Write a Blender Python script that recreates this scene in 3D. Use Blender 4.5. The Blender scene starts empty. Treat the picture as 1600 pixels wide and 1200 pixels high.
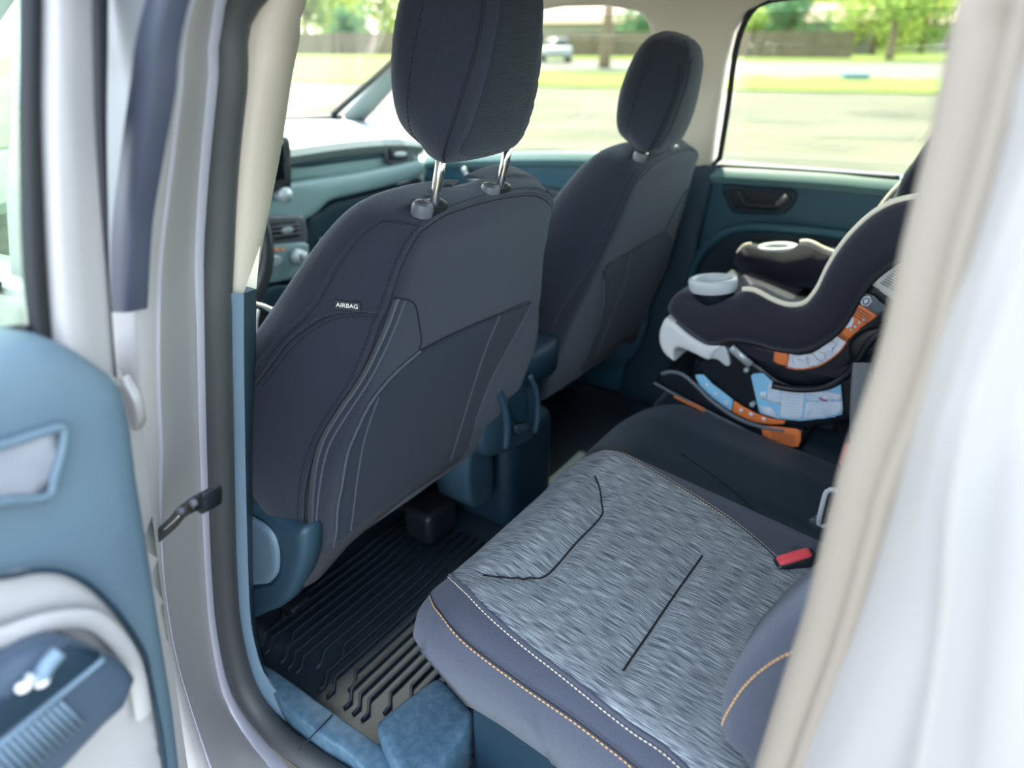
import bpy, bmesh, math, random
from mathutils import Vector, Matrix, geometry
from mathutils.bvhtree import BVHTree
import numpy as np
random.seed(7)
SC = bpy.context.scene
COL = SC.collection
V = Vector
# ---------------------------------------------------------------- camera, sky, sun, exposure
# car axes: X to the passenger side, Y to the bonnet, Z up, metres; the ground is z = 0
cd = bpy.data.cameras.new('camera'); cam = bpy.data.objects.new('camera', cd); COL.objects.link(cam)
cd.sensor_width = 36; cd.lens = 1110/1600*36; cd.clip_start = .02; cd.clip_end = 600
cam.location = (-1.18, 0, 1.436)
cam.rotation_euler = (math.radians(90-25.9), 0, math.radians(34.1-90))
cd.dof.use_dof = True; cd.dof.focus_distance = .96; cd.dof.aperture_fstop = 2.6
SC.camera = cam
W = bpy.data.worlds.new('sky'); SC.world = W; W.use_nodes = True
nt = W.node_tree; bg = nt.nodes['Background']
sky = nt.nodes.new('ShaderNodeTexSky'); sky.sky_type = 'NISHITA'; sky.sun_disc = False
sky.sun_elevation = math.radians(58); sky.sun_rotation = math.radians(40); sky.air_density = 1.0; sky.dust_density = 1.5; sky.ozone_density = 1.5
hs = nt.nodes.new('ShaderNodeHueSaturation'); hs.inputs['Saturation'].default_value = .5
nt.links.new(sky.outputs[0], hs.inputs['Color']); nt.links.new(hs.outputs[0], bg.inputs[0]); bg.inputs[1].default_value = .42
sl = bpy.data.lights.new('sun', 'SUN'); sun = bpy.data.objects.new('sun', sl); COL.objects.link(sun)
sl.energy = 4.4; sl.angle = math.radians(.8); sl.color = (1, .93, .78)
sd = V((math.cos(math.radians(57))*math.cos(math.radians(38)), math.cos(math.radians(57))*math.sin(math.radians(38)), math.sin(math.radians(57))))
sun.rotation_euler = sd.to_track_quat('Z', 'Y').to_euler(); sun.location = (20, 20, 40)
vs = SC.view_settings; vs.view_transform = 'Standard'; vs.look = 'None'; vs.gamma = 1; vs.exposure = 1.9; vs.use_curve_mapping = False
SC.cycles.max_bounces = 10; SC.cycles.transparent_max_bounces = 12; SC.cycles.sample_clamp_indirect = 6

# ---------------------------------------------------------------- materials
MATS = {}
def mat(name, col, rough=.6, metal=0, spec=.5, noise=None, bump=None, coat=0, sheen=0, scale=(1, 1, 1), wave=None):
    """noise=(scale, second colour, low, high); bump=(scale, strength); wave=(scale, strength, axis)"""
    m = bpy.data.materials.new(name); m.use_nodes = True; t = m.node_tree; b = t.nodes['Principled BSDF']
    b.inputs['Base Color'].default_value = (*col, 1); b.inputs['Roughness'].default_value = rough
    b.inputs['Metallic'].default_value = metal; b.inputs['Specular IOR Level'].default_value = spec
    b.inputs['Coat Weight'].default_value = coat; b.inputs['Sheen Weight'].default_value = sheen; b.inputs['Sheen Roughness'].default_value = .4
    b.inputs['Sheen Tint'].default_value = (.75, .85, 1, 1)
    tc = t.nodes.new('ShaderNodeTexCoord'); mp = t.nodes.new('ShaderNodeMapping'); mp.inputs['Scale'].default_value = scale
    t.links.new(tc.outputs['Object'], mp.inputs[0])
    if noise:
        n = t.nodes.new('ShaderNodeTexNoise'); n.inputs['Scale'].default_value = noise[0]; n.inputs['Detail'].default_value = 3
        r = t.nodes.new('ShaderNodeValToRGB'); r.color_ramp.elements[0].position = noise[2]; r.color_ramp.elements[1].position = noise[3]
        r.color_ramp.elements[0].color = (*col, 1); r.color_ramp.elements[1].color = (*noise[1], 1)
        t.links.new(mp.outputs[0], n.inputs['Vector']); t.links.new(n.outputs['Fac'], r.inputs[0]); t.links.new(r.outputs[0], b.inputs['Base Color'])
    last = None
    for kind, arg in (('n', bump), ('w', wave)):
        if not arg: continue
        if kind == 'n':
            n = t.nodes.new('ShaderNodeTexNoise'); n.inputs['Scale'].default_value = arg[0]; n.inputs['Detail'].default_value = 2
        else:
            n = t.nodes.new('ShaderNodeTexWave'); n.inputs['Scale'].default_value = arg[0]; n.bands_direction = arg[2]
        t.links.new(mp.outputs[0], n.inputs['Vector'])
        bp = t.nodes.new('ShaderNodeBump'); bp.inputs['Strength'].default_value = arg[1]; bp.inputs['Distance'].default_value = .002
        t.links.new(n.outputs['Fac'], bp.inputs['Height'])
        if last: t.links.new(last.outputs[0], bp.inputs['Normal'])
        t.links.new(bp.outputs[0], b.inputs['Normal']); last = bp
    MATS[name] = m
    return m
mat('paint', (.43, .42, .415), .40, .15, .4, coat=.2)
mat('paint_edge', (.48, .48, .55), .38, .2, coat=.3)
mat('applique', (.030, .038, .062), .5, bump=(900, .15))
mat('rubber', (.055, .06, .062), .42, bump=(1200, .35), spec=.6)
mat('rubber_black', (.008, .01, .014), .55)
mat('seal_sunlit', (.27, .235, .195), .6, bump=(500, .2))  # lighter copy of the seal rubber, with sunlight put into its colour
mat('trim_beige', (.64, .57, .47), .7, bump=(700, .25))
mat('trim_blue', (.026, .062, .095), .5, bump=(900, .4), noise=(14, (.035, .080, .115), .35, .7))
mat('trim_dark', (.008, .030, .052), .5, bump=(700, .4))
mat('trim_scuffed', (.055, .12, .18), .55, bump=(120, .3), noise=(70, (.10, .18, .24), .42, .75))
mat('carpet', (.006, .016, .032), .95, bump=(300, .8))
mat('mat_rubber', (.012, .022, .034), .45, bump=(90, .25), noise=(5, (.022, .036, .05), .4, .7))
mat('seat_fabric', (.009, .013, .027), .85, sheen=.25, bump=(1500, .55), noise=(900, (.021, .025, .042), .35, .7))
mat('seat_fabric_ribbed', (.007, .013, .024), .8, sheen=.15, wave=(160, .5, 'Z'), noise=(900, (.013, .020, .033), .35, .7))
mat('pocket_fabric', (.007, .014, .026), .85, sheen=.12, bump=(1500, .5), noise=(900, (.014, .023, .038), .35, .7))
mat('hem_carpet', (.032, .036, .044), .95, bump=(600, 1), noise=(500, (.06, .062, .068), .35, .7))
mat('side_fabric', (.052, .062, .092), .85, sheen=.3, bump=(1300, .6), noise=(1100, (.082, .095, .130), .35, .7))
mat('heather', (.075, .098, .12), .9, sheen=.2, bump=(900, .5), noise=(900, (.43, .48, .50), .42, .62), scale=(1, .036, .0))
mat('frame_grey', (.20, .215, .225), .5)
mat('vinyl', (.006, .024, .040), .55, sheen=.2, bump=(900, .35))
mat('thread_dark', (.006, .008, .014), .8)
mat('thread_orange', (.80, .48, .20), .7)
mat('thread_cream', (.75, .68, .55), .7)
mat('zipper', (.10, .11, .125), .6, wave=(260, 1, 'Z'))
mat('shield', (.034, .075, .11), .38, bump=(800, .2))
mat('shield_light', (.15, .23, .30), .42)
mat('chrome', (.8, .8, .8), .12, 1)
mat('bright_metal', (.85, .82, .76), .38, .6)
mat('black_plastic', (.010, .014, .020), .4, bump=(600, .2))
mat('bezel', (.10, .11, .13), .45)
mat('dash_top', (.22, .27, .27), .6, bump=(400, .3))
mat('dash_mid', (.22, .34, .35), .5)
mat('dash_dark', (.006, .035, .055), .6)
mat('silver_plastic', (.45, .52, .54), .35, .3)
mat('screen', (.004, .006, .01), .12)
mat('door_teal', (.016, .075, .110), .5, bump=(500, .3))
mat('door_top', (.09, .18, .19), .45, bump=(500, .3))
mat('door_dark', (.005, .022, .04), .6)
mat('door_slate', (.095, .15, .20), .48, bump=(500, .35), noise=(4, (.12, .19, .235), .4, .7))
mat('door_grey', (.42, .42, .42), .42, bump=(500, .2))
mat('door_pocket', (.27, .29, .33), .4)
mat('arm_dark', (.055, .085, .125), .4)
mat('cover', (.012, .013, .028), .8, sheen=.25, bump=(1100, .5), noise=(700, (.022, .023, .040), .35, .7))
mat('cream', (.86, .80, .66), .7)
mat('cup_grey', (.58, .63, .66), .4)
mat('shell', (.006, .010, .016), .35)
mat('shell_grey', (.12, .15, .18), .4)
mat('foot_white', (.74, .77, .78), .4)
mat('webbing', (.26, .28, .30), .6, wave=(150, .6, 'Y'))
mat('orange', (.85, .22, .05), .5); mat('sky_blue', (.28, .62, .88), .5); mat('label_white', (.74, .80, .88), .5, noise=(60, (.62, .70, .82), .5, .6))
mat('label_paper', (.62, .62, .60), .6); mat('ink', (.10, .07, .08), .7); mat('ink_blue', (.35, .62, .85), .6); mat('slate', (.10, .13, .16), .5); mat('red_mark', (.5, .05, .1), .5)
mat('red', (.75, .07, .09), .4); mat('belt_black', (.010, .018, .025), .6, wave=(200, .5, 'X'))
mat('white', (.85, .85, .82), .5); mat('etch', (.05, .10, .06), .6)
mat('asphalt', (.056, .053, .034), .9, noise=(.45, (.105, .097, .060), .35, .65), bump=(8, .3))
mat('road', (.10, .098, .085), .9, noise=(.2, (.12, .117, .10), .3, .7)); mat('line_paint', (.16, .155, .12), .8)
mat('grass', (.085, .135, .002), .95, noise=(.6, (.125, .165, .003), .3, .7)); mat('dry_grass', (.22, .20, .09), .95)
mat('leaf', (.13, .24, .02), .8, noise=(.8, (.24, .34, .04), .3, .7)); mat('leaf_dark', (.03, .13, .045), .8, noise=(.8, (.08, .20, .05), .3, .7)); mat('leaf_yellow', (.24, .33, .025), .8, noise=(.8, (.34, .40, .05), .3, .7))
mat('bark', (.14, .10, .065), .9, noise=(6, (.22, .17, .11), .3, .7)); mat('fence_wood', (.13, .10, .075), .9, noise=(3, (.18, .14, .10), .3, .7))
mat('roof', (.26, .19, .14), .9); mat('wall_cream', (.32, .30, .25), .9); mat('wall_blue', (.15, .22, .26), .9); mat('car_white', (.33, .35, .38), .3, .1, coat=.4); mat('window_dark', (.02, .03, .035), .15); mat('tyre', (.012, .012, .013), .8)
for n in ('leaf', 'leaf_dark', 'leaf_yellow'):
    MATS[n].node_tree.nodes['Principled BSDF'].inputs['Transmission Weight'].default_value = .0
def glass(name, tint, refl=.08):
    m = bpy.data.materials.new(name); m.use_nodes = True; t = m.node_tree
    for n in list(t.nodes):
        if n.type == 'BSDF_PRINCIPLED': t.nodes.remove(n)
    out = t.nodes['Material Output']; tr = t.nodes.new('ShaderNodeBsdfTransparent'); gl = t.nodes.new('ShaderNodeBsdfGlossy'); mx = t.nodes.new('ShaderNodeMixShader')
    tr.inputs[0].default_value = (*tint, 1); gl.inputs['Roughness'].default_value = .02; mx.inputs[0].default_value = refl
    fr = t.nodes.new('ShaderNodeLayerWeight'); fr.inputs[0].default_value = .5
    pw = t.nodes.new('ShaderNodeMath'); pw.operation = 'POWER'; pw.inputs[1].default_value = 5
    ma = t.nodes.new('ShaderNodeMath'); ma.operation = 'MULTIPLY_ADD'; ma.inputs[1].default_value = .6; ma.inputs[2].default_value = .03
    t.links.new(fr.outputs['Facing'], pw.inputs[0]); t.links.new(pw.outputs[0], ma.inputs[0]); t.links.new(ma.outputs[0], mx.inputs[0]); t.links.new(tr.outputs[0], mx.inputs[1]); t.links.new(gl.outputs[0], mx.inputs[2]); t.links.new(mx.outputs[0], out.inputs[0])
    MATS[name] = m
glass('glass_clear', (.82, .86, .77)); glass('glass_green', (.86, .96, .87))

# ---------------------------------------------------------------- builders
def wloc(o):
    p = V((0, 0, 0))
    while o: p += o.location; o = o.parent
    return p
def thing(name, label, cat, loc, group=None, kind=None):
    o = bpy.data.objects.new(name, None); COL.objects.link(o); o.location = loc; o.empty_display_size = .1
    o['label'] = label; o['category'] = cat
    if group: o['group'] = group
    if kind: o['kind'] = kind
    return o
def tag(o, label=None, cat=None, group=None, kind=None):
    for k, v in (('label', label), ('category', cat), ('group', group), ('kind', kind)):
        if v: o[k] = v
    return o
def obj(name, verts, faces, m, parent=None, smooth=True, bevel=0, seg=3, solid=0, sub=0, label=None, origin=None, angle=None):
    """verts in car axes; the object is parented without moving it"""
    base = wloc(parent) if parent else V((0, 0, 0))
    org = V(origin) if origin else (V((0, 0, 0)) if parent else V((sum(v[0] for v in verts), sum(v[1] for v in verts), sum(v[2] for v in verts)))/max(1, len(verts)))
    me = bpy.data.meshes.new(name); me.from_pydata([tuple(V(v)-base-org) for v in verts], [], [tuple(f) for f in faces]); me.validate(); me.update()
    bm = bmesh.new(); bm.from_mesh(me); bmesh.ops.recalc_face_normals(bm, faces=bm.faces); bm.to_mesh(me); bm.free()
    o = bpy.data.objects.new(name, me); COL.objects.link(o); o.location = org
    if parent: o.parent = parent
    me.materials.append(MATS[m] if isinstance(m, str) else m)
    if solid: md = o.modifiers.new('s', 'SOLIDIFY'); md.thickness = solid; md.offset = 0
    if bevel: md = o.modifiers.new('b', 'BEVEL'); md.width = bevel; md.segments = seg; md.limit_method = 'ANGLE'; md.angle_limit = math.radians(30)
    if sub: md = o.modifiers.new('u', 'SUBSURF'); md.levels = sub; md.render_levels = sub
    if smooth:
        for p in me.polygons: p.use_smooth = True
        if bevel or angle: me.set_sharp_from_angle(angle=math.radians(angle or 35))
    if label: o['label'] = label
    return o
def catmull(P, n, closed=False):
    P = [V(p) for p in P]
    m = len(P)
    L = [0]
    for i in range(1, m + (1 if closed else 0)): L.append(L[-1] + max(1e-6, (P[i % m]-P[i-1]).length))
    out = []
    k = m if closed else m-1
    for j in range(n):
        s = L[-1]*j/(n if closed else n-1)
        i = 0
        while i < k-1 and s > L[i+1]: i += 1
        t = (s-L[i])/(L[i+1]-L[i])
        if closed: p0, p1, p2, p3 = P[(i-1) % m], P[i % m], P[(i+1) % m], P[(i+2) % m]
        else: p0, p1, p2, p3 = P[max(i-1, 0)], P[i], P[i+1], P[min(i+2, m-1)]
        out.append(.5*((2*p1)+(p2-p0)*t+(2*p0-5*p1+4*p2-p3)*t*t+(3*p1-p0-3*p2+p3)*t**3))
    return out
def loft(rings, closed=True, cap=True):
    n = len(rings[0]); vs = [tuple(p) for r in rings for p in r]; fs = []
    for i in range(len(rings)-1):
        for j in range(n if closed else n-1):
            k = (j+1) % n; fs.append((i*n+j, i*n+k, (i+1)*n+k, (i+1)*n+j))
    if cap and closed:
        fs.append(tuple(range(n))[::-1]); fs.append(tuple(range((len(rings)-1)*n, len(rings)*n)))
    return vs, fs
def tube(P, r, seg=8, closed=False, flat=None):
    """r number or list; flat=(vector, ratio) squashes the section along a direction"""
    P = [V(p) for p in P]; n = len(P); rings = []; prev = None
    for i, p in enumerate(P):
        a = P[(i-1) % n] if (closed or i) else P[0]; b = P[(i+1) % n] if (closed or i < n-1) else P[-1]
        d = (b-a).normalized()
        if prev is None: u = d.orthogonal().normalized()
        else: u = (prev - d*prev.dot(d)).normalized()
        prev = u; w = d.cross(u); rr = r[i] if isinstance(r, (list, tuple)) else r
        ring = []
        for k in range(seg):
            q = u*math.cos(k*2*math.pi/seg)*rr + w*math.sin(k*2*math.pi/seg)*rr
            if flat: q -= flat[0]*q.dot(flat[0])*(1-flat[1])
            ring.append(p+q)
        rings.append(ring)
    if closed: rings.append(rings[0])
    return loft(rings, True, not closed)
def box(c, s, rot=None):
    vs = [V((x*s[0]/2, y*s[1]/2, z*s[2]/2)) for x in (-1, 1) for y in (-1, 1) for z in (-1, 1)]
    if rot: vs = [rot @ v for v in vs]
    return [tuple(v+V(c)) for v in vs], [(0, 1, 3, 2), (4, 6, 7, 5), (0, 4, 5, 1), (2, 3, 7, 6), (0, 2, 6, 4), (1, 5, 7, 3)]
def join(*parts):
    vs, fs = [], []
    for a, b in parts:
        o = len(vs); vs += list(a); fs += [tuple(i+o for i in f) for f in b]
    return vs, fs
def inside(poly, x, y):
    c = False; j = len(poly)-1
    for i in range(len(poly)):
        if (poly[i][1] > y) != (poly[j][1] > y) and x < (poly[j][0]-poly[i][0])*(y-poly[i][1])/(poly[j][1]-poly[i][1])+poly[i][0]: c = not c
        j = i
    return c
def smooth2(poly, n):
    return [(p.x, p.y) for p in catmull([(a, b, 0) for a, b in poly], n, True)]
def plate(poly, to3, r=.0, thick=.01, step=.01, n=None, smooth=True, holes=()):
    """filled outline; to3(a, b, off) maps it into the car; the front swells with a round edge of radius r, the back is closed at -thick"""
    per = sum(math.dist(poly[i], poly[i-1]) for i in range(len(poly)))
    cnt = n or max(len(poly), int(per/step))
    if smooth: pl = smooth2(poly, cnt)
    else:
        pl = []
        for i in range(len(poly)):
            a, b = poly[i], poly[(i+1) % len(poly)]; k = max(1, int(math.dist(a, b)/step))
            pl += [(a[0]+(b[0]-a[0])*j/k, a[1]+(b[1]-a[1])*j/k) for j in range(k)]
    A = np.array(pl); B = np.roll(A, -1, 0); D = B-A; D2 = (D**2).sum(1)+1e-12
    def dist(P):
        P = np.asarray(P); T = np.clip(((P[:, None]-A[None])*D[None]).sum(2)/D2, 0, 1)
        return np.sqrt(((P[:, None]-A[None]-T[..., None]*D[None])**2).sum(2).min(1))
    area = sum(pl[i-1][0]*pl[i][1]-pl[i][0]*pl[i-1][1] for i in range(len(pl)))
    sg = 1 if area > 0 else -1
    cand = []
    x0, y0 = A.min(0); x1, y1 = A.max(0)
    gx = np.arange(x0, x1, step); gy = np.arange(y0, y1, step)
    cand = [(x+random.uniform(-.01, .01)*step, y+random.uniform(-.01, .01)*step) for x in gx for y in gy if inside(pl, x, y)]
    keep = []
    lv = [.12, .35, .7] if r else []
    if cand:
        dd = dist(cand); keep = [c for c, d in zip(cand, dd) if d > (r if r else step*.5)]
    for f in lv:
        q = []
        for i in range(len(pl)):
            t = np.array(pl[(i+1) % len(pl)])-np.array(pl[i-1]); t = t/(np.linalg.norm(t)+1e-9); nrm = np.array((-t[1], t[0]))*sg
            q.append(tuple(np.array(pl[i])+nrm*r*f))
        dq = dist(q); keep += [c for c, d in zip(q, dq) if d > r*f*.85 and inside(pl, c[0], c[1])]
    pts = [V(p) for p in pl] + [V(p) for p in keep]
    k = len(pl)
    vv, ee, ff, ov, _, _ = geometry.delaunay_2d_cdt(pts, [(i, (i+1) % k) for i in range(k)], [list(range(k))], 1, 1e-7)
    dd = dist([tuple(v) for v in vv])
    bnd = {}
    vs = []
    for v, d in zip(vv, dd):
        off = 0 if not r else (math.sqrt(max(0, r*r-(r-min(d, r))**2)) - r)
        vs.append(tuple(to3(v.x, v.y, off)))
    fs = [tuple(f) for f in ff]
    m = len(vs)
    cntE = {}
    for f in fs:
        for a, b in zip(f, f[1:]+f[:1]): cntE[(a, b)] = 1
    be = [(a, b) for (a, b) in cntE if (b, a) not in cntE]
    idx = {}
    for a, b in be:
        for q in (a, b):
            if q not in idx: idx[q] = len(vs); vs.append(tuple(to3(vv[q].x, vv[q].y, -max(r, 0)-thick)))
    for a, b in be: fs.append((b, a, idx[a], idx[b]))
    # back cap
    nxt = {a: b for a, b in be}
    st = be[0][0]; ring = [st]; cur = nxt[st]
    while cur != st and len(ring) < len(be)+2: ring.append(cur); cur = nxt.get(cur, st)
    if len(ring) == len(be): fs.append(tuple(idx[q] for q in ring)[::-1])
    return vs, fs
def bvh(vs, fs): return BVHTree.FromPolygons([V(v) for v in vs], [tuple(f) for f in fs])
def drape(P, tree, d, lift=.0, back=.5):
    """throw the points along d onto the surface"""
    d = V(d).normalized(); out = []
    for p in P:
        h = tree.ray_cast(V(p)-d*back, d, back*3)
        out.append((h[0]-d*lift) if h[0] is not None else V(p))
    return out
def stitches(P, r=.0008, on=.0042, off=.0022, seg=5):
    """a row of separate thread dashes along P"""
    P = [V(p) for p in P]; L = [0]
    for i in range(1, len(P)): L.append(L[-1]+(P[i]-P[i-1]).length)
    def at(s):
        i = 0
        import bisect
        i = min(max(bisect.bisect(L, s)-1, 0), len(P)-2); t = (s-L[i])/max(1e-9, L[i+1]-L[i]); return P[i].lerp(P[i+1], min(1, t))
    s = 0; parts = []
    while s+on < L[-1]:
        parts.append(tube([at(s), at(s+on*.5), at(s+on)], [r*.6, r, r*.6], seg)); s += on+off
    return join(*parts) if parts else ([], [])
def lathe(c, prof, seg=24, axis='z', sx=1, sy=1):
    rings = []
    for r, h in prof:
        ring = []
        for k in range(seg):
            a = 2*math.pi*k/seg; p = (math.cos(a)*r*sx, math.sin(a)*r*sy, h)
            if axis == 'x': p = (p[2], p[0], p[1])
            if axis == 'y': p = (p[0], p[2], p[1])
            ring.append(V(p)+V(c))
        rings.append(ring)
    return loft(rings)

# ---------------------------------------------------------------- the car park and what stands around it
EX, NX = V((.273, -.962, 0)), V((.962, .273, 0))     # along the verge, away from the car
def gp(n, e, z=0): return tuple(NX*n + EX*e + V((0, 0, z)))
def slab(name, pts, m, z0, z1, **k):
    n = len(pts); vs = [(p[0], p[1], z1) for p in pts]+[(p[0], p[1], z0) for p in pts]
    fs = [tuple(range(n)), tuple(range(n, 2*n))[::-1]]+[(i, (i+1) % n, n+(i+1) % n, n+i) for i in range(n)]
    return obj(name, vs, fs, m, smooth=False, **k)
lot = tag(slab('parking_lot', [gp(-40, -80), gp(23.5, -80), gp(23.5, 60), gp(-40, 60)], 'asphalt', -.2, 0), kind='structure')
L = []
for k, (n_, t_) in enumerate(((3.6, -.4), (5.3, .5), (7.4, .9), (9.6, -.5), (12.2, .7), (15.0, -.8), (18.2, .9), (21.0, -.3))):
    L.append(([gp(n_-t_, -22, .004), gp(n_+t_, 16, .004), gp(n_+t_+.13, 16, .004), gp(n_-t_+.13, -22, .004)], [(0, 1, 2, 3)]))
obj('painted_line', *join(*L), 'line_paint', lot, smooth=False)
cracks = []
for k in range(26):
    n0, e0 = random.uniform(3.5, 22), random.uniform(-14, 16); P = [gp(n0+random.uniform(-.25, .25), e0+j*.8, .006) for j in range(random.randint(4, 9))]
    cracks.append(tube(P, .03, 4, flat=(V((0, 0, 1)), .1)))
obj('tar_seam', *join(*cracks), 'mat_rubber', lot, smooth=False)
verge = tag(slab('grass_verge', [gp(23.5, -70), gp(23.6, 60), gp(33, 60), gp(33, 6), gp(36, -12), gp(60, -19), gp(60, -70)], 'grass', -.2, .05), kind='structure')
obj('worn_patch', [gp(32.9-random.uniform(0, 1.6)*(i % 2)*1.5, 6-i*1.1, .056) for i in range(10)]+[gp(33.2, -4, .056), gp(33.2, 6, .056)], [tuple(range(12))], 'dry_grass', verge, smooth=False)
tag(slab('road', [gp(33, 60), gp(33, 6), gp(36, -12), gp(57, -19), gp(55, 60)], 'road', -.2, .02), kind='structure')
tag(slab('far_lawn', [gp(55, 60), gp(57, -19), gp(60, -19), gp(60, -70), gp(140, -70), gp(140, 60)], 'grass', -.2, .06), kind='structure')

def fence(n0, e0, n1, e1, h, label, m='fence_wood'):
    a, b = V(gp(n0, e0)), V(gp(n1, e1)); L_ = (b-a).length; d = (b-a).normalized()
    t = thing('wooden_fence', label, 'fence', a)
    k = int(L_/.3); bs = []
    ang = math.atan2(d.y, d.x); R = Matrix.Rotation(ang, 3, 'Z')
    for i in range(k): bs.append(box(a+d*(i+.5)*L_/k+V((0, 0, h/2+random.uniform(-.03, .03))), (L_/k*.94, .03, h), R))
    obj('board', *join(*bs), m, t, smooth=False)
    ps = [box(a+d*i*2.4+V((0, 0, h/2))-R @ V((0, .07, 0)), (.1, .1, h), R) for i in range(int(L_/2.4))]
    for p_ in ps: obj('post', *p_, m, t, smooth=False)
fence(68, -48.3, 67, -32.2, 2.0, 'long brown board fence behind the grass seen through the windscreen')
fence(69, -22.8, 68, -10.0, 2.0, 'brown board fence across the road behind the white parked car')
fence(67, -4.3, 66, 5.8, 2.0, 'brown board fence beyond the road, seen through the far rear side window')

def house(n, e, w, dp, h, rh, wall, label):
    c = V(gp(n, e)); R = Matrix.Rotation(math.atan2(EX.y, EX.x), 3, 'Z'); t = thing('house', label, 'house', c)
    q = lambda x, y, z: tuple(c+R @ V((x, y, z)))
    obj('wall', *[(vs, fs) for vs, fs in [box(c+V((0, 0, h/2)), (w, dp, h), R)]][0], wall, t, smooth=False)
    o = .6; x, y = w/2+o, dp/2+o
    obj('roof', [q(-x, -y, h), q(x, -y, h), q(x, y, h), q(-x, y, h), q(-x*.75, 0, h+rh), q(x*.75, 0, h+rh)], [(0, 1, 5, 4), (2, 3, 4, 5), (1, 2, 5), (3, 0, 4), (0, 3, 2, 1)], 'roof', t, smooth=False)
    for k in (-.3, .28):
        obj('window', *box(c+R @ V((w*k, -dp/2-.02, h*.55)), (1.5, .06, 1.1), R), 'window_dark', t, smooth=False)
    obj('door', *box(c+R @ V((0, -dp/2-.02, 1)), (1, .06, 2), R), 'fence_wood', t, smooth=False)
house(84, -20.0, 20, 9, 2.9, 1.9, 'wall_cream', 'low house with tan roof behind the fence, left of the far pillar')
house(90, 5.4, 8, 9, 3.0, 1.8, 'wall_cream', 'pale house with tan roof in the middle of the far side window')
house(104, 19.1, 11, 9, 3.0, 2.2, 'wall_cream', 'small tan-roofed house at the right end of the far side window')

def tree(n, e, h, r, tr, leaf, label, seed, low=.28, cnt=2600):
    rnd = random.Random(seed); c = V(gp(n, e)); t = thing('tree', label, 'tree', c, 'trees around the car park')
    P = [c+V((0, 0, 0)), c+V((rnd.uniform(-.1, .1), rnd.uniform(-.1, .1), h*.25)), c+V((rnd.uniform(-.3, .3), rnd.uniform(-.3, .3), h*.55)), c+V((0, 0, h*.8))]
    br = [tube(catmull(P, 10), [tr*(1.15-.09*i) for i in range(10)], 8)]
    for k in range(7):
        a = rnd.uniform(0, 6.28); z = h*rnd.uniform(.3, .5); q = c+V((0, 0, z)); w = q+V((math.cos(a)*r*.6, math.sin(a)*r*.6, h*.22))
        br.append(tube([q, q.lerp(w, .5)+V((0, 0, .2)), w], [tr*.5, tr*.35, tr*.15], 6))
    obj('trunk', *join(*br), 'bark', t)
    vs, fs = [], []
    lumps = [(V((rnd.gauss(0, .42)*r, rnd.gauss(0, .42)*r, h*rnd.uniform(low+.12, .9))), r*rnd.uniform(.3, .52)) for _ in range(16)]
    for _ in range(cnt):
        o, q = rnd.choice(lumps); d = V((rnd.gauss(0, 1), rnd.gauss(0, 1), rnd.gauss(0, .8))).normalized()*q*rnd.uniform(.55, 1.05)
        p = c+o+d; s = rnd.uniform(.10, .24)*max(1, r/3); u = V((rnd.gauss(0, 1), rnd.gauss(0, 1), rnd.gauss(0, 1))).normalized(); v = u.orthogonal().normalized()
        k = len(vs); vs += [tuple(p+u*s), tuple(p+v*s*.6), tuple(p-u*s), tuple(p-v*s*.6)]; fs.append((k, k+1, k+2, k+3))
    obj('foliage', vs, fs, leaf, t, smooth=False)
T = [(88, -46.6, 9, 4.6, .3, 'leaf_yellow', 'tall yellow-green tree left of the front headrest, beyond the fence'),
     (86, -56.3, 10, 4.6, .3, 'leaf', 'bright green tree nearest the beige pillar, seen through the windscreen'),
     (78, -46.1, 5.0, 2.2, .25, 'leaf_dark', 'darker bluish-green bush behind the fence, seen through the windscreen'),
     (100, -59.1, 14, 6, .3, 'leaf_yellow', 'pale tree behind the darker bush, seen through the windscreen'),
     (41, -8.9, 11, 4.2, .30, 'leaf', 'tree with a bare straight trunk behind the white parked car'),
     (101, -29.3, 9, 5, .3, 'leaf_yellow', 'light green tree beyond the fence, right beside the near headrest'),
     (100, -17.5, 10, 5, .3, 'leaf', 'green tree above the fence next to the far headrest'),
     (78, 1.2, 8, 3.6, .3, 'leaf_dark', 'dense dark green tree at the front top corner of the far rear window'),
     (76, -2.4, 4.2, 2.0, .25, 'leaf', 'small bush over the fence beside the far pillar'),
     (108, 7.2, 13, 6, .35, 'leaf_yellow', 'tall pale tree behind the house in the far rear window'),
     (62, 8.0, 7.6, 3.3, .28, 'leaf', 'broad round tree standing on the lawn in the middle of the far rear window'),
     (118, 19.0, 13, 6, .35, 'leaf_dark', 'large dark tree right of the round lawn tree'),
     (66, 13.8, 9, 3.4, .3, 'leaf_yellow', 'yellow-green tree at the right end of the far rear window'),
     (27.6, 5.4, 6.0, 1.4, .05, 'leaf_yellow', 'young slim tree on the near verge by the right window end'),
     (73, -10.9, 9, 4.2, .3, 'leaf_dark', 'green tree standing just left of the far pillar, over the fence'),
     (82, 9.0, 9, 3.6, .3, 'leaf_yellow', 'light green tree beyond the fence end, left of the round lawn tree'),
     (96, -24.9, 8, 4.2, .3, 'leaf_dark', 'dark green tree behind the parked white car and the fence'),
     (90, 14.5, 9, 3.6, .3, 'leaf', 'mid green tree between the round lawn tree and the tan-roofed house'),
     (125, -52.8, 14, 8, .4, 'leaf', 'large tree far behind the fences, hidden mostly by the near headrest'),
     (126, 15.3, 15, 8, .4, 'leaf', 'wide green tree on the skyline behind the lawn tree'),
     (122, -1.5, 15, 8, .4, 'leaf', 'wide green tree on the skyline over the far pillar')]
for i, (n, e, h, r, tr, lf, lb) in enumerate(T):
    tree(n, e, h, r, tr, lf, lb, 50+i, low=(.02 if n > 70 else .30) if n not in (41, 27.6) else .5, cnt=3200 if n > 30 else 500)

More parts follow.
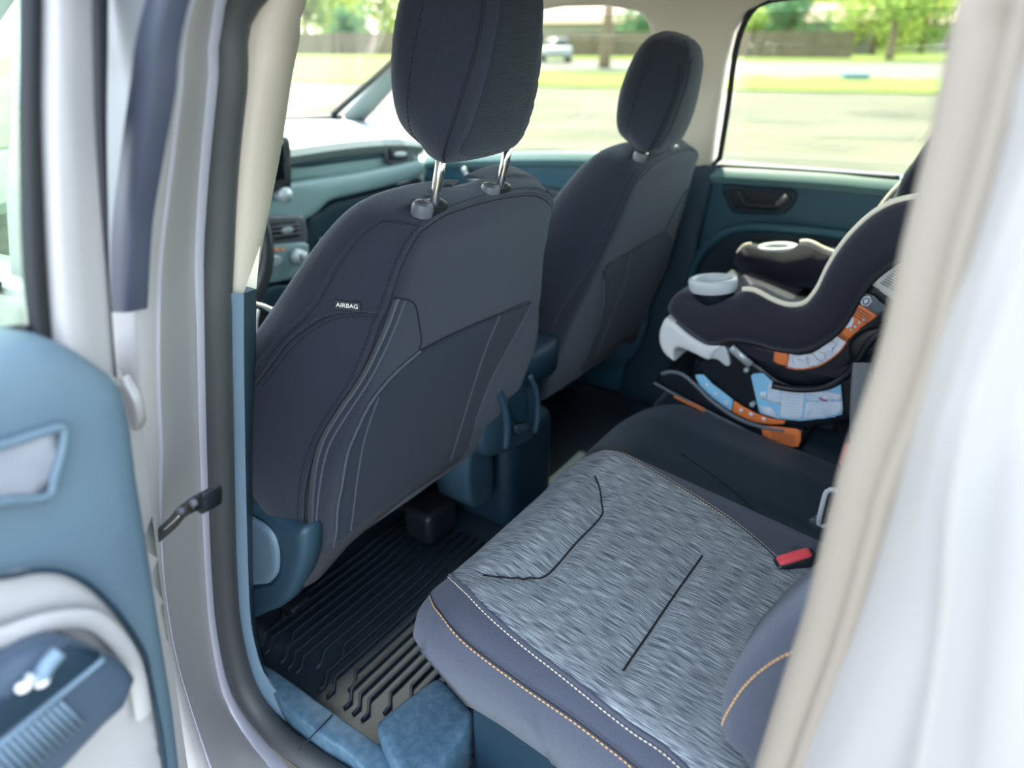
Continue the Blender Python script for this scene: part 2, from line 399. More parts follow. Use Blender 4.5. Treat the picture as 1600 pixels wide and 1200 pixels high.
vs, fs = [], []
rw_ = random.Random(3)
for i in range(15000):
    e_ = rw_.uniform(-150, 70); top = 12+3*math.sin(e_*.13)+2.5*math.sin(e_*.31+1); z = top*rw_.random()**.8
    p = V(gp(142+rw_.uniform(-7, 7)+math.sin(e_*.4)*3, e_, z)); q = rw_.uniform(.35, .9); a = V((rw_.gauss(0, 1), rw_.gauss(0, 1), rw_.gauss(0, 1))).normalized(); b = a.orthogonal().normalized()
    k = len(vs); vs += [tuple(p+a*q), tuple(p+b*q*.7), tuple(p-a*q), tuple(p-b*q*.7)]; fs.append((k, k+1, k+2, k+3))
tag(obj('distant_woodland', vs, fs, 'leaf', smooth=False), 'hazy belt of green foliage along the horizon behind the houses', 'woodland', kind='stuff')
def parked_car(n, e):
    c = V(gp(n, e)); t = thing('parked_car', 'white car parked across the road, seen through the far front window', 'car', c)
    R = Matrix.Rotation(math.radians(36), 3, 'Z')
    def sec(prof, wd):
        rings = []
        for s in (-1, -.86, .86, 1):
            rings.append([c+R @ V((x, s*wd, z if abs(s) < 1 else (z-.6)*.9+.6)) for x, z in prof])
        return loft(rings)
    obj('body', *sec([(-2.2, .35), (2.2, .35), (2.25, .7), (1.9, .92), (.9, 1.0), (-1.6, 1.02), (-2.2, .9)], .88), 'car_white', t)
    obj('cabin', *sec([(-1.6, 1.0), (.95, .98), (.3, 1.42), (-1.0, 1.45)], .72), 'window_dark', t)
    obj('roof', *sec([(-1.05, 1.43), (.35, 1.41), (.2, 1.48), (-.9, 1.5)], .68), 'car_white', t)
    for x in (-1.35, 1.35):
        for y in (-.85, .85):
            p = c+R @ V((x, y, .33)); rg = [[p+R @ V((math.cos(a)*q, w, math.sin(a)*q)) for a in [k*math.pi/8 for k in range(16)]] for q, w in ((.2, -.11), (.33, -.1), (.33, .1), (.2, .11))]
            obj('wheel', *loft(rg), 'tyre', t)
parked_car(50, -14.1)
c = V(gp(31.6, 2.9)); u = tag(obj('utility_lid', *box(c+V((0, 0, .16)), (1.6, .9, .24), Matrix.Rotation(.3, 3, 'Z')), 'wall_blue', smooth=False, bevel=.04), 'small pale blue utility cover lying on the dry edge of the verge', 'utility cover')

# ---------------------------------------------------------------- the car body
body = thing('car_body', 'silver painted car body around the open rear door, with beige roof lining', 'car body', (0, .4, 0))
def strip(curves, n=44):
    cs = [catmull(c, n) for c in curves]
    return loft(cs, False, False)
def up(c, dy=-.10, dz=.16, dx=.035): return [(c[0][0]+dx, c[0][1]+dy, c[0][2]+dz)]+list(c)
b1 = up([(-.852,.505,1.460),(-.859,.534,1.398),(-.865,.558,1.346),(-.872,.583,1.294),(-.880,.604,1.222),(-.889,.616,1.151),(-.895,.628,1.082),(-.895,.668,.949),(-.895,.704,.789),(-.895,.735,.599),(-.895,.756,.434)])
b1b = up([(-.847,.500,1.460),(-.853,.527,1.407),(-.861,.552,1.343),(-.869,.583,1.272),(-.876,.599,1.214),(-.884,.609,1.151),(-.890,.628,1.065),(-.890,.661,.949),(-.890,.695,.790),(-.890,.706,.650),(-.890,.708,.483)])
b2 = up([(-.825,.520,1.462),(-.831,.544,1.405),(-.839,.568,1.339),(-.848,.595,1.265),(-.855,.610,1.205),(-.865,.623,1.126),(-.868,.637,1.065),(-.868,.673,.972),(-.868,.707,.866),(-.868,.731,.740),(-.868,.732,.623),(-.868,.715,.463)])
b2b = up([(-.791,.560,1.464),(-.799,.583,1.403),(-.807,.609,1.331),(-.817,.637,1.251),(-.825,.652,1.186),(-.835,.664,1.102),(-.835,.690,1.014),(-.835,.727,.902),(-.835,.764,.772),(-.835,.783,.645),(-.835,.771,.550),(-.835,.735,.406)])
b3 = up([(-.726,.630,1.468),(-.734,.651,1.398),(-.744,.675,1.316),(-.755,.695,1.228),(-.763,.704,1.156),(-.770,.743,.981),(-.770,.803,.749),(-.770,.830,.611),(-.770,.834,.483),(-.770,.788,.411),(-.770,.694,.362)])
b0 = [(p[0]+.01, p[1]+.25, p[2]) for p in b1]
obj('b_pillar', *strip([b0, b1, b1b, b2, b2b, b3]), 'paint', body)
obj('pillar_crease', *tube(catmull([(p[0]-.002, p[1]-.001, p[2]) for p in b2], 50), .0025, 6), 'paint_edge', body)
fl = [(p[0]-.004, p[1]-.004, p[2]) for p in b3]; fl2 = [(p[0]+.02, p[1]+.012, p[2]) for p in b3]
obj('door_flange', *strip([fl, [(p[0]+.006, p[1]-.003, p[2]) for p in fl], fl2]), 'paint_edge', body)
# rear jamb and quarter panel
r1 = [(-.800,.012,1.482),(-.800,.006,1.421),(-.800,.004,1.402),(-.800,.004,1.347),(-.800,.007,1.304),(-.800,.007,1.204),(-.800,.008,1.124),(-.800,.012,1.059),(-.800,.017,.985),(-.800,.024,.885)]
r2 = [(-.835,-.000,1.477),(-.835,-.003,1.428),(-.835,-.005,1.394),(-.835,-.003,1.356),(-.835,-.003,1.310),(-.835,-.003,1.259),(-.835,-.016,1.190),(-.835,-.022,1.152),(-.835,-.024,1.064),(-.835,-.023,.978)]
r2b = [(p[0]-.004, p[1]-.008, p[2]) for p in r2]
r3 = [(-.865,-.007,1.473),(-.865,-.010,1.429),(-.865,-.013,1.392),(-.865,-.011,1.372),(-.865,-.011,1.338),(-.865,-.010,1.303),(-.865,-.015,1.252),(-.865,-.025,1.195),(-.865,-.036,1.101),(-.865,-.038,1.034)]
r4 = [(-.895,-.015,1.469),(-.895,-.018,1.429),(-.895,-.021,1.393),(-.895,-.023,1.363),(-.895,-.025,1.328),(-.895,-.026,1.292),(-.895,-.034,1.247),(-.895,-.042,1.200),(-.895,-.051,1.148),(-.895,-.057,1.093)]
r5 = [(p[0]-.018, p[1]-.012, p[2]) for p in r4]
r6 = [(-.93, -.25, p[2]) for p in r4]; r7 = [(-.93, -1.4, p[2]) for p in r4]
r00 = [(-.72, p[1]-.01, p[2]) for p in r1]
for c_, tp in ((r00, (-.655, .13, 1.62)), (r1, (-.665, .12, 1.625)), (r2, (-.675, .10, 1.635)), (r2b, (-.677, .09, 1.635)), (r3, (-.685, .07, 1.645)), (r4, (-.70, .04, 1.655)), (r5, (-.705, .03, 1.655)), (r6, (-.70, -.25, 1.655)), (r7, (-.70, -.62, 1.65))): c_.insert(0, tp)
for i in range(len(r7)): r7[i] = (r7[i][0], -.62 if r7[i][2] > 1.2 else -1.4, r7[i][2])
obj('rear_door_jamb', *strip([r00, r1, [(a[0]*.5+b[0]*.5, a[1]*.5+b[1]*.5-.006, a[2]*.5+b[2]*.5) for a, b in zip(r1, r2)], r2, r2b, r3]), 'paint', body)
obj('quarter_panel', *strip([r3, [(p[0], p[1]-.004, p[2]) for p in r3], r4, r5, r6, r7]), 'paint', body)
# seals round the opening
sl_ = [(-.690,.646,1.469),(-.701,.667,1.396),(-.712,.689,1.311),(-.725,.704,1.219),(-.736,.713,1.145),(-.742,.750,.964),(-.742,.807,.727),(-.742,.829,.588),(-.742,.819,.474),(-.742,.756,.427),(-.742,.654,.428),(-.742,.533,.432)]
P = [(-.62, .30, 1.66), (-.63, .44, 1.62), (-.655, .53, 1.545)]+sl_+[(-.735, .45, .33), (-.735, .36, .40)]
obj('b_pillar_seal', *tube(catmull(P, 90), .0185, 14), 'rubber', body, label='grey-black rubber door seal')
lip = [(p[0]+.016, p[1]+.006, p[2]) for p in P]
obj('seal_lip', *tube(catmull(lip, 90), .008, 8), 'rubber_black', body)
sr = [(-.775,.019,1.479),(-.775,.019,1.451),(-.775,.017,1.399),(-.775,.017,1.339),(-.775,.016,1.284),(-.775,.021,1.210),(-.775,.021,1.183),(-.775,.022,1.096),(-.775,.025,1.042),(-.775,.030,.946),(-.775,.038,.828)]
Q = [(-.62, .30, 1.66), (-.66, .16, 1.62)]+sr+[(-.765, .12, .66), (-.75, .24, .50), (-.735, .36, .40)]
obj('rear_opening_seal', *tube(catmull(Q, 90), .0185, 14), 'seal_sunlit', body, label='rubber seal along the rear of the door opening, sunlit tone in its colour')
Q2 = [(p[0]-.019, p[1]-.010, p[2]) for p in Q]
obj('rear_seal_bead', *tube(catmull(Q2, 90), .0065, 8), 'seal_sunlit', body)
# C pillar inner trim behind the seal
cp = [(p[0]+.03, p[1]-.025, p[2]) for p in Q[2:-2]]; cp2 = [(-.62, p[1]-.16, p[2]) for p in cp]
obj('c_pillar_trim', *strip([cp, cp2]), 'trim_beige', body)
# B pillar inner trims
t0 = up([(-.670,.635,1.470),(-.681,.654,1.396),(-.690,.672,1.327),(-.706,.697,1.216),(-.712,.705,1.171)])
t1 = up([(-.660,.620,1.470),(-.671,.648,1.396),(-.680,.668,1.326),(-.696,.693,1.214),(-.702,.701,1.169)])
t2 = up([(-.568,.688,1.475),(-.574,.700,1.437),(-.583,.714,1.390),(-.596,.730,1.319),(-.607,.748,1.258),(-.620,.770,1.185),(-.628,.780,1.139)])
t3 = [(p[0]+.01, p[1]+.10, p[2]) for p in t2]
obj('b_pillar_upper_trim', *strip([[(p[0]-.01, p[1]+.03, p[2]) for p in t0], t0, t1, [(a[0]*.5+b[0]*.5, a[1]*.5+b[1]*.5-.004, a[2]*.5+b[2]*.5) for a, b in zip(t1, t2)], t2, t3]), 'trim_beige', body, label='beige upper pillar trim')
l0 = [(-.722,.689,1.178),(-.722,.720,1.056),(-.722,.770,.844),(-.722,.814,.646),(-.722,.825,.552),(-.722,.816,.486),(-.722,.778,.441),(-.722,.708,.418),(-.722,.621,.420),(-.722,.541,.415)]
l1 = [(-.712,.685,1.176),(-.712,.716,1.053),(-.712,.766,.840),(-.712,.809,.640),(-.712,.816,.562),(-.712,.807,.501),(-.712,.764,.464),(-.712,.691,.444),(-.712,.606,.442),(-.712,.528,.434)]
l2 = [(-.640,.762,1.147),(-.640,.799,1.001),(-.640,.861,.758),(-.640,.897,.609),(-.640,.918,.512),(-.640,.923,.431),(-.640,.916,.384)]
l3 = [(p[0], p[1]+.10, p[2]) for p in l2]
obj('b_pillar_lower_trim', *strip([[(p[0]-.01, p[1]+.03, p[2]) for p in l0], l0, l1]), 'shield_light', body, label='pale blue-grey edge of the lower trim')
obj('b_pillar_lower_panel', *strip([[(-.712,.685,1.176),(-.712,.716,1.053),(-.712,.766,.840),(-.712,.809,.640),(-.712,.816,.562),(-.712,.807,.501),(-.712,.797,.496)], l2, l3]), 'trim_blue', body)
# sill
zs = [(-.689,.852,.470),(-.684,.830,.470),(-.684,.769,.470),(-.686,.709,.470),(-.687,.622,.470),(-.688,.553,.470),(-.689,.490,.470),(-.715,.399,.470),(-.761,.451,.470),(-.728,.586,.470),(-.727,.669,.470),(-.721,.760,.470),(-.704,.822,.470)]
obj('sill_trim', *plate([(p[0], p[1]) for p in zs], lambda a, b, o: (a, b, .475+o), .006, .10, .012), 'trim_scuffed', body, label='scuffed pale blue sill trim')
obj('sill_joint', *tube([(-.692,.672,.477),(-.765,.668,.477)], .0012, 5), 'thread_dark', body)
# outer rocker below the opening
obj('rocker_panel', *join(box((-.85, .35, .27), (.12, 1.6, .16)), box((-.77, .60, .33), (.09, .6, .03))), 'paint', body, bevel=.03)
# floor, tunnel, firewall, back wall
obj('floor_carpet', *join(box((0, .75, .395), (1.44, 2.3, .03)), box((0, 1.35, .46), (.16, .9, .12))), 'carpet', body, smooth=False)
obj('firewall', *box((0, 2.05, .75), (1.4, .05, .8)), 'carpet', body, smooth=False)
obj('rear_bulkhead', *box((0, -.52, .80), (1.44, .04, .85)), 'carpet', body, smooth=False)
obj('rear_window', *box((0, -.50, 1.36), (1.15, .006, .28)), 'glass_green', body, smooth=False)
# roof lining and outer roof
vs, fs = [], []
nx, ny = 13, 17
def grid(fn, nx, ny): 
    return [fn(i/(nx-1), j/(ny-1)) for j in range(ny) for i in range(nx)], [(j*nx+i, j*nx+i+1, (j+1)*nx+i+1, (j+1)*nx+i) for j in range(ny-1) for i in range(nx-1)]
obj('roof_lining', *grid(lambda u, v: ((u-.5)*1.25, -.55+v*1.85, 1.60-.055*abs(2*u-1)**3-.05*max(0, v-.8)*3), nx, ny), 'trim_beige', body, solid=.01)
obj('roof', *grid(lambda u, v: ((u-.5)*1.42, -.62+v*2.0, 1.665-.07*abs(2*u-1)**3-.06*max(0, v-.8)*3), nx, ny), 'paint', body, solid=.006)
# far side frame: one beige trim with two window openings, tumbling inwards above the belt
def fx(z, base=.705): return base-.28*max(0, z-1.14)
FS = lambda pts: [(p[1], p[2]) for p in pts]
top1 = FS([(.615,1.236,1.461),(.604,1.177,1.499),(.601,1.057,1.512),(.601,.919,1.511),(.605,.834,1.496),(.611,.811,1.474),(.622,.798,1.437),(.681,.762,1.226),(.709,.745,1.123)])
top2 = FS([(.707,.648,1.132),(.668,.632,1.273),(.637,.617,1.383),(.618,.601,1.451),(.606,.574,1.492),(.600,.527,1.513),(.599,.395,1.517),(.601,.116,1.510)])
poly = [(1.30, 1.585), (1.30, 1.50)]+top1+top2+[(-.5, 1.50), (-.5, 1.20), (-.56, 1.2), (-.56, 1.585)]
obj('far_pillar_trim', *plate(poly, lambda a, b, o: (fx(b, .690)-o, a, b), .008, .03, .02, smooth=False), 'trim_beige', body, label='beige trim of the far pillar and roof rail')
obj('belt_anchor', *plate(FS([(.640,.728,1.392),(.640,.705,1.393),(.640,.694,1.381),(.640,.694,1.353),(.640,.702,1.338),(.640,.722,1.340)]), lambda a, b, o: (fx(b, .672)-o, a, b), .003, .012, .006), 'bezel', body)
obj('far_lower_pillar', *plate([(.73, 1.14), (.63, 1.14), (.70, .41), (.86, .41)], lambda a, b, o: (.685-o, a, b), .01, .03, .03, smooth=False), 'trim_dark', body)
# windscreen, far screen pillar, outer skins that close the shell
apt = V((.655, 1.90, 1.195)); atop = V((.575, 1.27, 1.56))
for s in (1, -1):
    obj('screen_pillar', *tube([V((s*apt.x, apt.y, apt.z)), V((s*.63, 1.63, 1.37)), V((s*atop.x, atop.y, atop.z))], [.036, .03, .03], 10), 'dash_top' if s > 0 else 'paint', body)
    obj('windscreen_gasket', *tube([V((s*(apt.x-.06), apt.y+.05, apt.z)), V((s*.585, 1.66, 1.36)), V((s*.54, 1.30, 1.56))], .010, 8), 'rubber_black', body)
obj('windscreen', *grid(lambda u, v: ((u-.5)*(1.24-.12*v), 2.03-.06*abs(2*u-1)**2-.76*v, 1.19+.37*v), 9, 5), 'glass_clear', body)
obj('windscreen_base', *tube(catmull([(-.62, 1.93, 1.195), (-.3, 2.0, 1.20), (0, 2.02, 1.20), (.3, 2.0, 1.20), (.62, 1.92, 1.195)], 24), .012, 8), 'rubber_black', body)
obj('bonnet', *grid(lambda u, v: ((u-.5)*1.5, 2.08+v*1.0, 1.15-.10*v*v-.06*abs(2*u-1)**3), 9, 7), 'paint', body)

obj('hinge_cover', *plate(FS([(-.895,.619,1.161),(-.895,.610,1.155),(-.895,.603,1.143),(-.895,.603,1.128),(-.895,.608,1.115),(-.895,.621,1.103),(-.895,.636,1.096),(-.895,.639,1.120)]), lambda a, b, o: (-.900-o, a, b), .003, .006, .005), 'paint', body)

rl = []
for y, dz in ((-.62, 0), (-.2, .005), (.2, .008), (.6, .006), (1.0, -.02), (1.35, -.07)):
    rl.append([V((-.58, y, 1.585+dz)), V((-.62, y, 1.575+dz)), V((-.665, y, 1.60+dz)), V((-.705, y, 1.625+dz)), V((-.715, y, 1.648+dz)), V((-.69, y, 1.668+dz)), V((-.60, y, 1.680+dz))])
obj('roof_rail', *loft(rl, False, False), 'paint', body)

# ---------------------------------------------------------------- the open rear door in front of the lens
# door axes: s runs outwards along the door, o towards the cabin side, h is height
DA = math.radians(10.2); DD = V((-math.cos(DA), -math.sin(DA), 0)); DN = V((math.sin(DA), -math.cos(DA), 0)); DH = V((-.91, .56, 0))
def dw(s, o, h): return tuple(DH+DD*s+DN*o+V((0, 0, h)))
def dpts(L): return [dw(*p) for p in L]
od = thing('open_rear_door', 'open rear passenger door swung wide at the left edge, blue-grey trim and window', 'car door', (-.91, .56, .4))
gl = [(.002,-.012,1.482),(.016,-.012,1.436),(.033,-.012,1.381),(.057,-.012,1.298),(.068,-.012,1.248),(.087,-.012,1.251),(.161,-.012,1.262),(.310,-.012,1.298),(.307,-.012,1.458)]
obj('window_glass', *plate([(p[0], p[2]) for p in gl], lambda a, b, o: dw(a, -.012+o, b), 0, .004, .05, smooth=False), 'glass_green', od)
f1 = [(.008,.000,1.488),(.024,.000,1.436),(.041,.000,1.383),(.064,.000,1.301),(.075,.000,1.248)]
f1b = [(.010,.012,1.487),(.026,.012,1.436),(.042,.012,1.383),(.064,.012,1.303),(.077,.012,1.246)]
f2 = [(-.009,.000,1.489),(.008,.000,1.436),(.025,.000,1.381),(.047,.000,1.297),(.061,.000,1.236)]
obj('window_seal', *strip([dpts(f1), dpts(f1b), dpts(f2)]), 'rubber_black', od)
obj('upper_frame', *tube(catmull(dpts([(-.03, -.005, 1.49), (-.05, -.005, 1.56), (.05, -.005, 1.585), (.40, -.005, 1.575), (.66, -.005, 1.54), (.80, -.005, 1.42), (.90, -.005, 1.24)]), 50), .022, 10, flat=(DN, .7)), 'paint', od)
bt = [(.077,.004,1.249),(.097,.004,1.253),(.169,.004,1.263),(.313,.004,1.299)]; 
obj('belt_seal', *tube(dpts([(a, .0, h-.002) for a, o, h in bt]), .009, 8), 'rubber_black', od)
f3 = [(-.007,.005,1.489),(.009,.005,1.436),(.026,.005,1.381),(.048,.005,1.298),(.063,.005,1.232)]
f4 = [(-.015,.009,1.490),(.000,.009,1.436),(.016,.009,1.381),(.037,.009,1.295),(.050,.009,1.220)]
f4b = [(-.028,.006,1.491),(-.013,.006,1.436),(.003,.006,1.379),(.024,.006,1.292),(.038,.006,1.210)]
f5 = [(-.046,.000,1.493),(-.030,.000,1.436),(-.015,.000,1.377),(-.003,.000,1.318),(.009,.000,1.251),(.020,.000,1.189)]
obj('window_frame', *strip([dpts(f2), dpts(f3), dpts(f4), dpts(f4b), dpts(f5)]), 'paint', od)
f6 = [(-.050,.004,1.493),(-.033,.004,1.436),(-.017,.004,1.377),(-.003,.004,1.318),(.011,.004,1.253),(.023,.004,1.192)]
f7 = [(-.060,.000,1.494),(-.043,.000,1.436),(-.025,.000,1.376),(-.009,.000,1.316),(.007,.000,1.251),(.020,.000,1.184)]
obj('frame_edge_seal', *strip([dpts(f5), dpts(f6), dpts(f7)]), 'rubber_black', od)
skn = [(p[0], p[2]) for p in [(-.036,-.060,1.120),(-.020,-.060,1.013),(-.000,-.060,.860),(.020,-.060,.679),(.029,-.060,.588),(.381,-.060,1.097),(.300,-.060,1.297),(.033,-.060,1.224),(-.021,-.060,1.186)]]
obj('door_skin', *plate(skn, lambda a, b, o: dw(a, -.055+o, b), .004, .03, .04, smooth=False), 'paint', od)
tr = [(p[0], p[2]) for p in [(.288,.030,1.297),(.205,.030,1.281),(.119,.030,1.262),(.094,.030,1.260),(.075,.030,1.250),(.057,.030,1.233),(.039,.030,1.210),(.031,.030,1.192),(.032,.030,1.161),(.039,.030,1.110),(.046,.030,1.044),(.055,.030,.964),(.064,.030,.877),(.075,.030,.800),(.087,.030,.728),(.098,.030,.683),(.363,.030,1.102)]]
obj('door_trim', *plate(tr, lambda a, b, o: dw(a, .042+o, b), .034, .06, .022, smooth=False), 'door_slate', od)
ins = [(p[0], p[2]) for p in [(.248,.045,1.179),(.166,.045,1.118),(.147,.045,1.108),(.131,.045,1.094),(.117,.045,1.073),(.106,.045,1.045),(.096,.045,1.010),(.090,.045,.971),(.092,.045,.946),(.096,.045,.907),(.100,.045,.866),(.108,.045,.815),(.120,.045,.759),(.303,.045,1.024)]]
obj('trim_insert', *plate(ins, lambda a, b, o: dw(a, .050+o, b), .010, .02, .02), 'door_grey', od)
lip_ = [(.228,.052,1.163),(.170,.052,1.121),(.151,.052,1.111),(.135,.052,1.098),(.121,.052,1.077),(.110,.052,1.049),(.101,.052,1.015),(.095,.052,.977),(.097,.052,.952),(.100,.052,.913),(.104,.052,.875),(.112,.052,.825)]
obj('insert_groove', *tube(catmull(dpts(lip_), 50), .0022, 6), 'trim_dark', od)
sw = [(.249,.060,1.114),(.206,.060,1.098),(.186,.060,1.086),(.160,.060,1.075),(.133,.060,1.055),(.121,.060,1.033),(.113,.060,1.002),(.111,.060,.972),(.115,.060,.932)]
obj('trim_swoosh', *tube(catmull(dpts(sw), 40), .008, 8, flat=(DN, .5)), 'door_grey', od)
rc = [(p[0], p[2]) for p in [(.182,.046,1.211),(.140,.046,1.203),(.103,.046,1.197),(.100,.046,1.192),(.106,.046,1.179),(.116,.046,1.164),(.124,.046,1.154),(.151,.046,1.167),(.191,.046,1.185)]]
obj('handle_recess', *plate(rc, lambda a, b, o: dw(a, .047+o, b), .003, .01, .014), 'door_pocket', od)
obj('recess_bezel', *tube(catmull(dpts([(a, .048, h) for a, h in rc]), 60, True), .0035, 8, True), 'door_slate', od)
ar = [(p[0], p[2]) for p in [(.257,.085,1.090),(.204,.085,1.082),(.177,.085,1.078),(.160,.085,1.070),(.142,.085,1.043),(.128,.085,1.017),(.123,.085,.995),(.124,.085,.985),(.135,.085,.979),(.151,.085,.980),(.188,.085,.975),(.222,.085,.970),(.293,.085,.986)]]
arm = obj('armrest', *plate(ar, lambda a, b, o: dw(a, .088+o, b), .014, .06, .016), 'arm_dark', od)
ed = [(.255,.088,1.043),(.219,.088,1.039),(.185,.088,1.039),(.145,.088,1.039)]
obj('armrest_edge', *tube(catmull(dpts(ed), 20), .0022, 6), 'shield_light', arm)
pk = [(p[0], p[2]) for p in [(.244,.089,1.077),(.210,.089,1.070),(.182,.089,1.070),(.165,.089,1.069),(.156,.089,1.060),(.146,.089,1.042),(.185,.089,1.042),(.218,.089,1.043),(.254,.089,1.048)]]
obj('switch_panel', *plate(pk, lambda a, b, o: dw(a, .0885+o, b), .002, .004, .012), 'trim_dark', arm)
swb = [(.189,.094,1.066),(.182,.094,1.072),(.173,.094,1.075)]
obj('window_switch', *tube(catmull(dpts(swb), 10), .0055, 8), 'shield_light', arm)
obj('switch_lever', *tube(dpts([(.195,.096,1.077),(.189,.096,1.065)]), .0022, 8), 'silver_plastic', arm)
for q in [(.199,.096,1.072),(.189,.096,1.066)]: obj('switch_light', *lathe(dw(*q), [(.0001, -.002), (.0045, -.001), (.0045, .001), (.0001, .002)], 12), 'white', arm)
rb = []
for k in range(26):
    a0 = [(.178,.098,1.036),(.169,.098,1.004)]; a1 = [(.287,.098,1.041),(.284,.098,1.003)]
    f = k/25; f = f*.95+.03
    A = [x*(1-f)+y*f for x, y in zip(a0[0], a1[0])]; B = [x*(1-f)+y*f for x, y in zip(a0[1], a1[1])]
    rb.append(tube(dpts([(A[0], .0900, A[2]), (B[0], .0895, B[2])]), .0014, 5))
obj('grip_ribs', *join(*rb), 'shield_light', arm)
# etched marks, read from outside
def text(name, body_, size, loc, rot, m, parent, ext=.0002, ax='CENTER'):
    cu = bpy.data.curves.new(name, 'FONT'); cu.body = body_; cu.size = size; cu.extrude = ext; cu.align_x = ax; cu.align_y = 'CENTER'
    o = bpy.data.objects.new(name, cu); dg = bpy.context.evaluated_depsgraph_get(); COL.objects.link(o); dg.update()
    me = bpy.data.meshes.new_from_object(o.evaluated_get(dg)); bpy.data.objects.remove(o)
    o = bpy.data.objects.new(name, me); COL.objects.link(o); o.parent = parent
    o.matrix_basis = Matrix.Translation(V(loc)-wloc(parent)) @ rot.to_4x4(); me.materials.append(MATS[m]); return o
gr = Matrix((DD, V((0, 0, 1)), -DN)).transposed()     # reads rightwards when seen from outside
g0 = od.children[0]
for s_, q, sz in (('E4', [(.033,-.010,1.220)][0], 0.0065), ('43R', [(.047,-.010,1.223)][0], 0.0045), ('V', [(.031,-.010,1.226)][0], 0.004), ('TEMPERED', [(.043,-.010,1.229)][0], 0.004), ('AS2', [(.039,-.010,1.231)][0], 0.0032), ('LAM', [(.038,-.010,1.234)][0], 0.0032), ('DOT', [(.037,-.010,1.237)][0], 0.0032), ('SUP', [(.035,-.010,1.239)][0], 0.0032), ):
    text('etched_mark', s_, sz, dw(q[0], -.0105, q[2]), gr, 'etch', g0)
qe = [(.033,-.010,1.220)][0]
obj('etched_ring', *tube([dw(qe[0]+math.cos(a)*.0052, -.0105, qe[2]+math.sin(a)*.0052) for a in [k*math.pi/12 for k in range(24)]], .0003, 4, True), 'etch', g0)
# check strap between pillar and door
ck = thing('door_check_strap', 'black metal check strap joining the open door to the silver pillar', 'door check strap', [(-.850,.642,.978)][0])
obj('strap', *tube(catmull([(-.875,.707,.918),(-.875,.674,.946),(-.875,.642,.974),(-.875,.614,1.001),(-.875,.590,1.018)], 16), .0065, 8, flat=(V((1, 0, 0)), .35)), 'black_plastic', ck)
obj('strap_slot', *tube(catmull([(-.879,.653,.964),(-.879,.633,.981),(-.879,.614,.998)], 8), .0012, 6), 'chrome', ck)
obj('bracket', *plate(FS([(-.875,.631,.994),(-.875,.614,1.010),(-.875,.593,1.026),(-.875,.575,1.035),(-.875,.582,1.009),(-.875,.595,1.008),(-.875,.609,.998),(-.875,.624,.987)]), lambda a, b, o: (-.872-o, a, b), .002, .02, .004), 'black_plastic', ck)
for q in [(-.884,.597,1.015),(-.884,.570,1.035)]: obj('bolt', *lathe(q, [(.0001, -.004), (.0045, -.003), (.0045, .002), (.0001, .003)], 6, 'x'), 'bezel', ck)

# ---------------------------------------------------------------- the closed front door on the near side
nd = thing('near_front_door', 'closed silver front door just ahead of the open one, with a black pillar applique', 'car door', (-.91, 1.1, .35))
a0 = up([(-.872,.504,1.459),(-.878,.534,1.406),(-.886,.562,1.345),(-.892,.584,1.294),(-.900,.599,1.228)]); a1 = up([(-.867,.482,1.459),(-.874,.509,1.400),(-.880,.533,1.351),(-.886,.556,1.301),(-.894,.577,1.231)])
a1b = [(p[0]+.004, p[1]+.008, p[2]) for p in a1]; aE = [(p[0]+.012, p[1]-.003, p[2]) for p in a1]
am = [(x*.2+u_*.8-.002, y*.2+v_*.8, z*.2+w_*.8) for (x, y, z), (u_, v_, w_) in zip(a0, a1)]
obj('pillar_applique', *strip([[(p[0]+.008, p[1]+.002, p[2]) for p in a0], a0, am, a1, aE]), 'applique', nd, label='black pillar applique')
w1 = [(p[0]+.014, p[1]+.004, p[2]) for p in a0]; w2 = [(p[0]+.014, p[1]+.11, p[2]+.002) for p in a0]
obj('window_frame', *strip([w1, w2]), 'frame_grey', nd)
zlo = a0[-1][2]
obj('door_shell', *plate([(.76, 1.215), (1.9, 1.15), (1.95, .40), (.90, .40), (.88, .7)], lambda a, b, o: (-.90-o*1.0, a, b), .02, .05, .04, smooth=False), 'paint', nd)
obj('belt_moulding', *tube([(-.905, .82, 1.212), (-.905, 1.9, 1.155)], .010, 8), 'rubber_black', nd)
obj('window_glass', *plate([(.64, 1.17), (1.55, 1.12), (1.5, 1.22), (1.05, 1.50), (.52, 1.52)], lambda a, b, o: (-.88+.12*max(0, b-1.1)-o, a, b), 0, .004, .06, smooth=False), 'glass_green', nd)
obj('frame_rail', *tube([(-.885, .52, 1.50), (-.85, 1.0, 1.53), (-.865, 1.2, 1.44), (-.89, 1.75, 1.13)], .016, 8), 'rubber_black', nd)
obj('door_mirror', *lathe((-1.03, 1.52, 1.20), [(.0001, -.10), (.07, -.09), (.10, -.02), (.10, .04), (.06, .09), (.0001, .10)], 20, 'z', 1.1, .7), 'black_plastic', nd)
obj('mirror_arm', *tube([(-.90, 1.55, 1.13), (-.98, 1.53, 1.15)], .02, 8), 'black_plastic', nd)
fw = tag(obj('front_fender', *plate([(1.97, 1.08), (3.0, .98), (3.0, .5), (2.0, .45)], lambda a, b, o: (-.90-o, a, b), .03, .04, .06), 'paint'), 'silver front fender ahead of the closed near door', 'fender')

